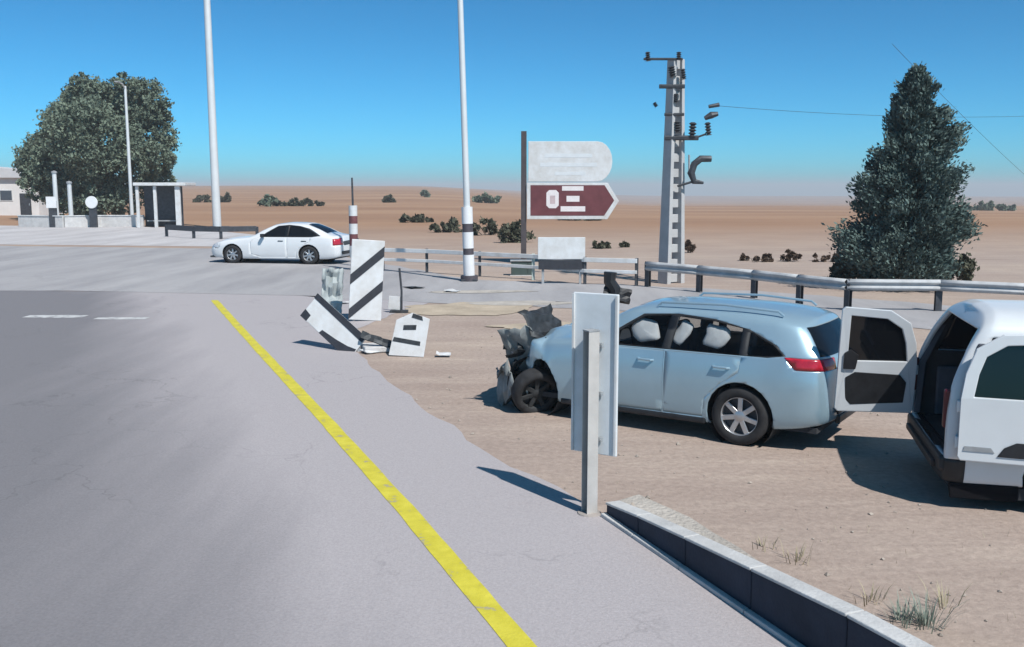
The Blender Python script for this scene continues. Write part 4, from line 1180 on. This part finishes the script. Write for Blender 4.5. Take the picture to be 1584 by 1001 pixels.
mb = MB(); mb.box((0, 0, .24), (.72, .4, .44)); mb.build('cabinet_body', mat('dark_green_paint', (.05, .075, .07), .6), gbx, bevel=.02)
mb = MB(); mb.box((0, 0, .475), (.78, .46, .03)); mb.build('lid', M['galv_dull'], gbx, bevel=.008)
mb = MB(); mb.box((0, 0, .01), (.8, .5, .03)); mb.build('plinth', M['concrete'], gbx)
mb = MB(); mb.box((.17, -.206, .26), (.012, .012, .34)); mb.build('door_gap', M['trim'], gbx)

# ------------------------------------------------------------------ utility pole
ug = G(1038, 438)
up_ = empty('utility_pole', (ug.x, ug.y, 0), R(32))
tag(up_, 'pierced concrete utility pole carrying crossarms and switchgear', 'utility pole')
Hh = AT(1038, 92, ug.y).z
M['pole_conc'] = mat('pale_pole_concrete', (.42, .42, .425), .85, 0, .1, 2.0, bump=.2)
for sx in (-1, 1):
    mb = MB()
    w0, w1, d0, d1 = .14, .10, .44, .30
    x0, x1 = sx * .27, sx * .15
    vs = [(x0 - w0 / 2, -d0 / 2, -.2), (x0 + w0 / 2, -d0 / 2, -.2), (x0 + w0 / 2, d0 / 2, -.2), (x0 - w0 / 2, d0 / 2, -.2), (x1 - w1 / 2, -d1 / 2, Hh), (x1 + w1 / 2, -d1 / 2, Hh), (x1 + w1 / 2, d1 / 2, Hh), (x1 - w1 / 2, d1 / 2, Hh)]
    mb.add(vs, [(0, 1, 2, 3), (4, 5, 6, 7), (0, 1, 5, 4), (1, 2, 6, 5), (2, 3, 7, 6), (3, 0, 4, 7)]); mb.build('flange', M['pole_conc'], up_, bevel=.012)
nr_ = 15
for k in range(nr_):
    z = .15 + k * (Hh - .3) / (nr_ - 1); t = z / Hh
    wdt = .54 - .24 * t - (.15 - .05 * t) + .01
    mb = MB(); mb.box((0, 0, z), (wdt, .12, .24)); mb.build('web_rung', M['pole_conc'], up_, bevel=.01)
def U(px, py): p = AT(px, py, ug.y); return Vector(((p.x - ug.x) , 0, p.z))
inv = rz(-R(32))
def UP(px, py, dy=0): 
    p = U(px, py); p.y = dy; return inv @ p
def bar(name, a, b, r_, m_, par, n=6):
    mb = MB(); mb.tube([a, b], r_, n); return mb.build(name, m_, par)
for (xa, xb, y_, r_) in [(994, 1054, 93, .035), (1018, 1057, 135, .06), (1026, 1056, 178, .045), (1026, 1078, 214, .07)]:
    bar('crossarm', UP(xa, y_, -.22), UP(xb, y_, -.22), r_, M['dark_steel'], up_)
def insul(name, a, b, rr):
    mb = MB(); a = Vector(a); b = Vector(b); n = 9
    mb.tube([a.lerp(b, i / n) for i in range(n + 1)], [rr * (1 if i % 2 else .45) for i in range(n + 1)], 10)
    return mb.build(name, M['dark_steel'], up_, smooth=True)
for (xa, ya, xb, yb, rr) in [(1000, 82, 1001, 96, .08), (1048, 82, 1048, 94, .08), (1036, 104, 1039, 120, .11), (1054, 108, 1056, 124, .08), (1044, 146, 1043, 160, .08), (1070, 190, 1068, 212, .12), (1092, 190, 1094, 210, .10), (1010, 160, 1014, 166, .07), (1046, 188, 1046, 206, .10)]:
    insul('insulator', UP(xa, ya, -.22), UP(xb, yb, -.22), rr)
bar('switch_arm', UP(1076, 213, -.22), UP(1090, 208, -.22), .03, M['dark_steel'], up_)
mb = MB(); mb.tube([UP(1088, 184, -.22), UP(1098, 179, -.22), UP(1108, 177, -.22)], [.06, .10, .06], 8); mb.build('switch_head', M['dark_steel'], up_)
mb = MB(); mb.tube([UP(1094, 166, -.22), UP(1110, 163, -.22)], [.05, .06], 8); mb.build('switch_head', M['dark_steel'], up_)
mb = MB(); mb.tube([UP(1098, 246, -.2), UP(1082, 246, -.2), UP(1072, 254, -.2), UP(1067, 268, -.2), UP(1072, 281, -.2), UP(1086, 283, -.2)], [.09, .10, .10, .11, .09, .04], 8); mb.build('cable_hook', M['dark_steel'], up_, smooth=True)
bar('hook_bracket', UP(1046, 288, -.2), UP(1074, 280, -.2), .035, M['dark_steel'], up_)
bar('hook_bracket', UP(1064, 240, -.2), UP(1064, 272, -.2), .03, M['galv_dull'], up_)
# overhead wires
def wire(name, a, b, sag, r_, lab):
    a, b = Vector(a), Vector(b); n = 24
    mb = MB(); mb.tube([a.lerp(b, i / n) + Vector((0, 0, -sag * 4 * (i / n) * (1 - i / n))) for i in range(n + 1)], r_, 5)
    o = mb.build(name, M['dark_steel'], None); tag(o, lab, 'wire', 'overhead wires'); return o
wire('overhead_wire', AT(1100, 163, ug.y - .2), AT(1760, 168, 44), .35, .006, 'thin overhead wire running right from the utility pole')
wire('overhead_wire', AT(1380, 68, 36), AT(1640, 318, 60), .2, .008, 'thin overhead wire slanting down right of the conifer')

# ------------------------------------------------------------------ vegetation
M['leaf_broad'] = leaf_mat('dusty_olive_leaves', (.075, .105, .08), (.18, .22, .16), .9)
M['leaf_conifer'] = leaf_mat('blue_green_needles', (.040, .068, .066), (.145, .20, .178), 1.6)
M['leaf_bush'] = leaf_mat('dull_scrub_leaves', (.045, .05, .034), (.11, .11, .075), 1.6)
M['leaf_brown'] = leaf_mat('browned_foliage', (.075, .05, .038), (.13, .09, .065), 2.0)
M['dry_grass'] = leaf_mat('dry_grass', (.30, .26, .17), (.46, .41, .29), 3.0)
M['green_weed'] = leaf_mat('grey_green_weed', (.16, .20, .17), (.27, .31, .26), 3.0)

def leaves(pts, size, seed, long=1.5, dirs=None, jit=.35):
    """one quad per point, randomly turned (or roughly along dirs)"""
    rg = np.random.default_rng(seed); P = np.asarray(pts); n = len(P)
    if dirs is None: d = rg.normal(size=(n, 3))
    else: d = np.asarray(dirs) + rg.normal(size=(n, 3)) * jit
    d /= np.linalg.norm(d, axis=1)[:, None]
    e = np.cross(d, rg.normal(size=(n, 3))); e /= np.linalg.norm(e, axis=1)[:, None] + 1e-9
    s = size * rg.uniform(.6, 1.35, n)[:, None]
    a, b = d * s * long * .5, e * s * .5
    V = np.stack([P - a, P + b * .9, P + a, P - b * .9], 1).reshape(-1, 3)
    me = bpy.data.meshes.new('leaves')
    me.vertices.add(4 * n); me.vertices.foreach_set('co', V.ravel())
    me.loops.add(4 * n); me.loops.foreach_set('vertex_index', np.arange(4 * n))
    me.polygons.add(n); me.polygons.foreach_set('loop_start', np.arange(0, 4 * n, 4)); me.polygons.foreach_set('loop_total', np.full(n, 4))
    me.update(calc_edges=True); me.validate()
    return me

def lobe_points(lobes, n, seed, clump=.22, shell=.55):
    """points in clumps near the surfaces of ellipsoid lobes (cx,cy,cz,rx,ry,rz)"""
    rg = np.random.default_rng(seed)
    vol = np.array([l[3] * l[4] + l[4] * l[5] + l[3] * l[5] for l in lobes]); pr = vol / vol.sum()
    per = 42; nc = max(1, n // per); out_ = []
    for li in rg.choice(len(lobes), nc, p=pr):
        cx, cy, cz, rx_, ry_, rz_ = lobes[li]
        u = rg.normal(size=3); u /= np.linalg.norm(u)
        r = shell + (1 - shell) * rg.uniform() ** .5 if rg.uniform() < .82 else rg.uniform(.2, .8)
        c = np.array([cx, cy, cz]) + u * np.array([rx_, ry_, rz_]) * r * rg.uniform(.9, 1.07)
        m_ = np.mean([rx_, ry_, rz_]) * clump * rg.uniform(.6, 1.5)
        q = rg.normal(size=(per, 3)) * m_ * .55
        out_.append(c + q)
    return np.concatenate(out_)

def tree(name, base, lobes, n, leaf, m, label, trunk_h, trunk_r, limbs, seed, cat='tree', group=None, bark=None):
    o = empty(name, base); tag(o, label, cat, group)
    tk = MB(); top = Vector((0, 0, trunk_h))
    tk.tube([(0, 0, -.2), (trunk_r * .3, 0, trunk_h * .4), top], [trunk_r * 1.25, trunk_r, trunk_r * .75], 9)
    rg = random.Random(seed)
    for l in sorted(lobes, key=lambda q: -q[3])[:limbs]:
        c = Vector(l[:3]); mid = top.lerp(c, .5) + Vector((rg.uniform(-.2, .2), rg.uniform(-.2, .2), -.1 * trunk_h))
        tk.tube([top + Vector((0, 0, -.1)), mid, c], [trunk_r * .55, trunk_r * .35, trunk_r * .12], 6)
    tk.build('trunk', bark or M['bark'], o, smooth=True)
    pts = lobe_points(lobes, n, seed, clump=.15, shell=.74)
    pts = pts[pts[:, 2] > .05]
    me = leaves(pts, leaf, seed + 1)
    link('crown', me, m, o)
    return o

# the big round tree: lobes traced from its outline at its own distance
Yt = 86.0
bt = AT(152, 342, Yt)
pm = lambda px, py: AT(px, py, Yt) - Vector((bt.x, Yt, 0))
lob = []
rgt = random.Random(5)
for (px, py, rp) in [(62, 245, 40), (95, 190, 38), (130, 165, 46), (175, 155, 42), (212, 158, 40), (215, 205, 45), (150, 215, 62), (105, 255, 52), (190, 262, 52), (240, 250, 26), (236, 285, 26), (75, 285, 28), (110, 300, 36), (150, 300, 40), (195, 305, 36), (60, 262, 28), (222, 232, 36), (135, 135, 20), (205, 130, 18), (238, 222, 16)]:
    p = pm(px, py); r = rp * .97 / F_PX * Yt
    lob.append((p.x, rgt.uniform(-2.2, 2.2), p.z, r, r * 1.05, r * .92))
tree('broad_tree', (bt.x, Yt, terr(bt.x, Yt)), lob, 95000, .19, M['leaf_broad'], 'huge round-crowned dark tree on the left beyond the crossroad', 3.0, .42, 8, 11)

# the conifer right of the utility pole
cg = G(1400, 447); Yc = cg.y
con = empty('conifer_tree', (cg.x, cg.y, 0)); tag(con, 'dense conical blue-green conifer behind the guardrail', 'tree')
zc = AT(1405, 104, Yc).z
mb = MB(); mb.tube([(0, 0, -.2), (0, 0, zc * .5), (.05, 0, zc * .97)], [.17, .10, .02], 8)
rg = np.random.default_rng(21)
P_, D_ = [], []
nb_ = 300
for k in range(nb_):
    t = (k / nb_) ** 1.15                           # 0 bottom .. 1 top
    z = .25 + t * (zc - .35)
    az = k * 2.39996 + rg.uniform(-.5, .5)
    env = 1.78 * (1 - t) ** .66 * (1 - .25 * math.exp(-((t) / .06) ** 2)) + .07
    env *= 1 + .46 * noise.noise(Vector((math.cos(az) * 1.3, math.sin(az) * 1.3, t * 7)))
    L_ = env * rg.uniform(.50, 1.18)
    d = np.array([math.cos(az), math.sin(az), .30 + .35 * t]); d /= np.linalg.norm(d)
    tip = np.array([0, 0, z]) + d * L_
    if k % 3 == 0: mb.tube([(0, 0, z), tuple(np.array([0, 0, z]) + d * L_ * .55), tuple(tip * .98)], [.03, .018, .005], 5)
    m_ = int(130 + 330 * (1 - t))
    s = rg.uniform(.30, 1.0, m_) ** .7
    rad = .05 + .13 * (1 - t) + .05 * np.sin(np.pi * np.clip(s, 0, 1))
    pts = np.array([0, 0, z]) + d * (L_ * s)[:, None] + rg.normal(size=(m_, 3)) * rad[:, None] * .75
    P_.append(pts); D_.append(np.tile(d + np.array([0, 0, .35]), (m_, 1)))
mb.build('trunk', M['bark'], con, smooth=True)
P_ = np.concatenate(P_); D_ = np.concatenate(D_); kp = P_[:, 2] > .03
link('crown', leaves(P_[kp], .060, 5, 2.0, D_[kp], .55), M['leaf_conifer'], con)

def bush(px, py, w_px, h_px, Y=None, m='leaf_bush', label='', n=900, leaf=.12, group='scrub bushes beyond the railing', name='bush', seed=1):
    """bush standing on the terrain at distance Y, its foot at pixel px"""
    if Y is None:
        g = G(px, py); Y = g.y; base = Vector((g.x, g.y, 0))
    else:
        p = AT(px, py, Y); base = Vector((p.x, Y, terr(p.x, Y)))
    k = Y / F_PX; W, Hh = w_px * k, h_px * k
    z0 = AT(px, py, Y).z - base.z
    o = empty(name, base); tag(o, label, 'tree' if 'tree' in name else 'bush', group)
    rg = random.Random(seed); lobes = []
    nl = max(3, int(W / max(Hh, .1) * 3))
    for i in range(nl):
        fx = (i + .5) / nl - .5
        hh = Hh * rg.uniform(.55, 1.0) * (1 - .5 * abs(fx))
        lobes.append((fx * W * .85, rg.uniform(-.3, .3) * min(W, 2), hh * .5, W / nl * rg.uniform(.6, 1.0), W / nl * .8, hh * .55))
    st_ = MB()
    for l in lobes[:4]: st_.tube([(l[0] * .4, 0, -.1), (l[0], l[1], l[2] * 1.3)], [.04 * max(Hh, .5), .015 * max(Hh, .5)], 5)
    st_.build('trunk', M['bark'], o)
    pts = lobe_points(lobes, n, seed, clump=.3, shell=.35)
    pts = pts[pts[:, 2] > -.05]
    link('crown', leaves(pts, leaf, seed + 3), M[m], o)
    return o
bush(1303, 372, 44, 44, Y=29.5, m='leaf_brown', label='brown withered bush leaning out left of the conifer', n=700, leaf=.10, seed=4)
bush(1330, 428, 95, 66, Y=28.2, m='leaf_bush', label='low dark bush at the left foot of the conifer', n=2200, leaf=.11, seed=9)
bush(1470, 430, 60, 56, Y=28.4, m='leaf_bush', label='low dark bush at the right foot of the conifer', n=1500, leaf=.11, seed=10)
for k, (px, py, w_, h_, lab) in enumerate([(1170, 408, 52, 16, 'leftmost low brown shrub of the row left of the conifer'), (1222, 410, 46, 18, 'middle low brown shrub of the row left of the conifer'), (1276, 410, 50, 18, 'rightmost low brown shrub of the row left of the conifer')]):
    bush(px, py, w_, h_, Y=37, m='leaf_brown', label=lab, n=600, leaf=.13, seed=40 + k)
for k, (px, py, w_, h_, Y, lab, mm_) in enumerate([
    (755, 302, 40, 16, 190, 'distant dark bush cluster on the horizon right of the banded lamp post', 'leaf_broad'),
    (738, 291, 14, 12, 200, 'tiny lone tree on the horizon right of the banded lamp post', 'leaf_broad'),
    (658, 300, 9, 12, 240, 'tiny round tree on the skyline left of the banded lamp post', 'leaf_broad'),
    (700, 360, 88, 22, 62, 'low dark scrub bush just left of the banded lamp post', 'leaf_bush'),
    (762, 362, 84, 32, 58, 'dark scrub bush between the banded lamp post and direction sign', 'leaf_bush'),
    (800, 372, 46, 40, 50, 'dark bush at the foot of the direction sign post', 'leaf_bush'),
    (640, 350, 60, 14, 80, 'faint low shrub row behind the railing on the left', 'leaf_bush'),
    (900, 352, 80, 18, 85, 'faint low shrub under the brown arrow sign', 'leaf_bush'),
    (930, 388, 26, 14, 45, 'small dark shrub right of the white notice board', 'leaf_bush'),
    (965, 392, 16, 9, 46, 'tiny dark shrub left of the utility pole foot', 'leaf_bush'),
    (1066, 378, 12, 26, 42, 'narrow scrub stem just right of the utility pole', 'leaf_brown'),
    (460, 326, 92, 13, 140, 'long low dark hedge on the field above the white saloon', 'leaf_bush'),
    (415, 322, 22, 20, 138, 'small dark tree at the left end of the far hedge', 'leaf_broad'),
    (312, 300, 26, 14, 180, 'hazy treetop on the skyline left of the tall mast', 'leaf_bush'),
    (346, 300, 18, 14, 180, 'hazy treetop on the skyline right of the tall mast', 'leaf_bush'),
    (1522, 318, 26, 17, 240, 'small dark tree on the far ridge right of the conifer', 'leaf_broad'),
    (1556, 318, 24, 13, 240, 'small dark tree on the far ridge at the right picture edge', 'leaf_broad'),
    (1500, 318, 16, 8, 240, 'tiny dark tree on the far ridge touching the conifer', 'leaf_broad'),
    (600, 300, 22, 12, 170, 'faint scrub patch on the skyline above the railing end', 'leaf_bush'),
    ]):
    bush(px, py, w_, h_, Y=Y, m=mm_, label=lab, n=int(500 + 12 * w_), leaf=max(.10, Y * .0032), seed=60 + k)

# ------------------------------------------------------------------ left background: shelter, small signs, pale building
sg_ = G(248, 352)
sh_ = empty('bus_shelter', (sg_.x, sg_.y, 0)); tag(sh_, 'white bus shelter with dark inside at the right foot of the round tree', 'shelter')
Ys = sg_.y
def hx_(p): return AT(p, 320, Ys).x - sg_.x
hz_ = lambda p: AT(248, p, Ys).z
mb = MB(); mb.box(((hx_(212) + hx_(292)) / 2, .6, hz_(285)), (hx_(292) - hx_(212), 2.4, .22)); mb.build('roof', M['white_sheet'], sh_, bevel=.03)
for p in (216, 243, 278):
    mb = MB(); mb.box((hx_(p), -.3, hz_(288) / 2), (.36 if p == 278 else .2, .2, hz_(288))); mb.build('column', M['white_sheet'], sh_, bevel=.02)
mb = MB(); mb.box(((hx_(212) + hx_(272)) / 2, 1.5, hz_(288) / 2), (hx_(272) - hx_(212), .12, hz_(288))); mb.build('back_wall', M['dark_steel'], sh_)
mb = MB(); mb.box(((hx_(220) + hx_(266)) / 2, 1.0, .45), (hx_(266) - hx_(220), .4, .08)); mb.build('bench', M['galv_dull'], sh_)
for k, (px, py, ph, disc, lab) in enumerate([(145, 352, 46, 9, 'round white sign on a stout dark stand under the big tree'), (83, 352, 44, 8, 'square white sign on a dark stand at the left under the big tree')]):
    g = G(px, py); o = empty('small_sign', g); tag(o, lab, 'sign')
    kk = g.y / F_PX
    mb = MB(); mb.box((0, .05, .95), (.5, .3, 1.9)); mb.build('stand', M['dark_steel'], o, bevel=.03)
    mb = MB()
    zc_ = AT(px, 313, g.y).z
    if k == 0: mb.lathe([(-.06, .001), (-.06, .42), (.0, .44), (.0, .001)], 24, 'y', (0, -.12, zc_))
    else: mb.box((0, -.12, zc_), (.72, .06, .8))
    mb.build('disc' if k == 0 else 'plate', M['band_white'], o)
for k, (px, y0, y1, wd, lab) in enumerate([(89, 268, 346, 9, 'taller of two pale posts under the left side of the round tree'), (111, 284, 340, 9, 'shorter of two pale posts under the left side of the round tree')]):
    g = G(px, 350); o = empty('pale_post', g); tag(o, lab, 'post')
    h_ = AT(px, y0, g.y).z; r_ = wd * g.y / F_PX / 2
    mb = MB(); mb.tube([(0, 0, -.1), (0, 0, h_)], [r_ * .8, r_ * .7], 12); mb.build('shaft', M['pale_mast'], o, smooth=True)
    mb = MB(); mb.lathe([(h_, r_ * .95), (h_ + .12, r_ * .95), (h_ + .2, .001)], 12, 'z'); mb.build('cap', M['galv_dull'], o)
lw = empty('low_wall', G(100, 353)); tag(lw, 'long low pale wall in front of the round tree', 'wall')
b0 = lw.location
ps = [G(20, 352), G(90, 353), G(150, 352), G(215, 352)]
for a, b in zip(ps[:-1], ps[1:]):
    c = (a + b) / 2 - b0; d = b - a
    mb = MB(); mb.box((c.x, c.y + 1.0, .4), (d.length - .03, .3, .8), rz(math.atan2(d.y, d.x))); mb.build('wall_panel', M['concrete'], lw, bevel=.02)
    mb = MB(); mb.box((c.x, c.y + 1.0, .83), (d.length - .02, .4, .06), rz(math.atan2(d.y, d.x))); mb.build('coping', M['white_sheet'], lw)
# pale building at the far left edge
bb = AT(22, 345, 98); bld = empty('pale_building', (bb.x, 98, terr(bb.x, 98))); tag(bld, 'pale low building half hidden at the left picture edge', 'building')
k_ = 98 / F_PX
mb = MB(); mb.box((-1.5, 3, 1.9), (8.2, 6, 3.8)); mb.build('wall', mat('pale_render', (.66, .64, .63), .9, 0, .08, .6), bld)
mb = MB(); mb.prism([(-5.9, 3.75), (2.9, 3.75), (1.6, 4.5), (-4.6, 5.0)], -.4, 6.4); mb.build('roof', mat('pale_grey_roof', (.50, .50, .52), .8, 0, .1, .8), bld)
mb = MB(); mb.box((1.3, -.02, 1.1), (1.1, .1, 2.2)); d_ = mb.build('door', M['dark_steel'], bld, bevel=.02)
mb = MB(); mb.box((1.7, -.09, 1.1), (.06, .05, .2)); mb.build('handle', M['galv'], d_)
for x in (-.6, -3.2):
    mb = MB(); mb.box((x, -.01, 2.0), (1.3, .08, 1.1)); w_ = mb.build('window', M['white_sheet'], bld)
    mb = MB(); mb.box((x, -.06, 2.0), (1.14, .03, .94)); mb.build('pane', mat('far_window_pane', (.06, .07, .09), .15), w_)

# ------------------------------------------------------------------ weeds, stones and litter on the dirt
def tuft(name, x, y, n, h, m, label, seed, group, spread=.12):
    rg = random.Random(seed); mb = MB()
    for k in range(n):
        a = rg.uniform(0, 2 * math.pi); r = rg.uniform(0, spread); hh = h * rg.uniform(.5, 1.1)
        bx, by = r * math.cos(a), r * math.sin(a); lean = rg.uniform(.1, 1.0) * hh
        dx, dy = math.cos(a) * lean, math.sin(a) * lean; wdt = rg.uniform(.002, .005)
        px_, py_ = -math.sin(a) * wdt, math.cos(a) * wdt
        o_ = len(mb.v)
        mb.v += [(bx - px_, by - py_, 0), (bx + px_, by + py_, 0), (bx + dx * .4 - px_ * .8, by + dy * .4 - py_ * .8, hh * .6), (bx + dx * .4 + px_ * .8, by + dy * .4 + py_ * .8, hh * .6), (bx + dx, by + dy, hh)]
        mb.f += [(o_, o_ + 1, o_ + 3, o_ + 2), (o_ + 2, o_ + 3, o_ + 4)]
    o = mb.build(name, m, None, recalc=False); o.location = (x, y, 0)
    tag(o, label, 'weed', group); return o
wl = [(1432, 968, 70, .20, 'green_weed', 'grey-green weed clump at the bottom right edge beside the near rail'), (1395, 962, 50, .14, 'green_weed', 'smaller grey-green weed beside the clump at the bottom right'),
      (1232, 868, 26, .14, 'dry_grass', 'dry grass tuft on the dirt halfway along the near rail'), (1345, 930, 24, .12, 'dry_grass', 'dry grass tuft low on the dirt above the bottom weeds'),
      (1180, 846, 18, .10, 'dry_grass', 'small dry tuft on the verge nearest the white sign'), (1460, 940, 22, .16, 'dry_grass', 'dry grass tuft right of the grey-green weeds')]
for k, (px, py, n, h, mm_, lab) in enumerate(wl):
    g = G(px, py); tuft('weed', g.x, g.y, n, h, M[mm_], lab, 80 + k, 'weeds on the dirt by the near rail')
rg = np.random.default_rng(3)
mb = MB()
for k in range(1500):
    x, y = rg.uniform(-3, 12), 3 + rg.exponential(7)
    ex = np.interp(y, [p[1] for p in EDGE], [p[0] for p in EDGE]) if y < 23.6 else 99
    if x < ex + .05: continue
    s_ = float(rg.gamma(2.0, .005)) + .004
    if s_ > .05: s_ = .05
    a, b_, c_ = rg.uniform(.6, 1.3, 3) * s_
    t = rg.uniform(0, 6.28)
    r3 = rz(t)
    vs = [Vector((a, 0, 0)), Vector((-a, 0, 0)), Vector((0, b_, 0)), Vector((0, -b_, 0)), Vector((0, 0, c_ * .8)), Vector((a * .5, b_ * .5, c_ * .5))]
    vs = [r3 @ v + Vector((x, y, .004)) for v in vs]
    mb.add(vs, [(0, 2, 5), (0, 5, 4), (2, 4, 5), (2, 1, 4), (1, 3, 4), (3, 0, 4)])
o = mb.build('gravel', mat('loose_stone', (.30, .26, .225), .95, 0, .3, 2.0), None)
tag(o, 'loose small stones scattered over the brown dirt', 'gravel', kind='stuff')
mb = MB()
for k in range(1500):
    x, y = rg.uniform(.5, 12), rg.uniform(3.5, 24)
    ex = np.interp(y, [p[1] for p in EDGE], [p[0] for p in EDGE]) if y < 23.6 else 99
    if x < ex + .15 or noise.noise(Vector((x * .5, y * .5, 8))) < .05: continue
    h = rg.uniform(.02, .08); a = rg.uniform(0, 6.28); wdt = .004
    q = [(x, y, 0), (x + wdt * math.cos(a), y + wdt * math.sin(a), 0), (x + rg.normal() * h * .5, y + rg.normal() * h * .5, h)]
    mb.add(q, [(0, 1, 2)])
o = mb.build('dry_stubble', M['dry_grass'], None, recalc=False)
tag(o, 'sparse dry grass stubble on the brown dirt', 'grass', kind='stuff')
# dusty air over the plain
HAZE = 0.0006
if HAZE:
    mb = MB(); mb.box((0, 2470, -10), (7200, 5140, 70)); hz_o = mb.build('haze', None or mat('unused_surface', (.5, .5, .5)), None)
    hm = bpy.data.materials.new('dusty_air'); hm.use_nodes = True
    t = hm.node_tree; t.nodes.clear()
    ou = t.nodes.new('ShaderNodeOutputMaterial'); pv = t.nodes.new('ShaderNodeVolumePrincipled')
    pv.inputs['Color'].default_value = (.90, .90, .93, 1); pv.inputs['Density'].default_value = HAZE; pv.inputs['Anisotropy'].default_value = 0.0
    t.links.new(pv.outputs[0], ou.inputs['Volume'])
    hz_o.data.materials[0] = hm
    tag(hz_o, 'pale dusty haze over the plain', 'haze', kind='stuff')
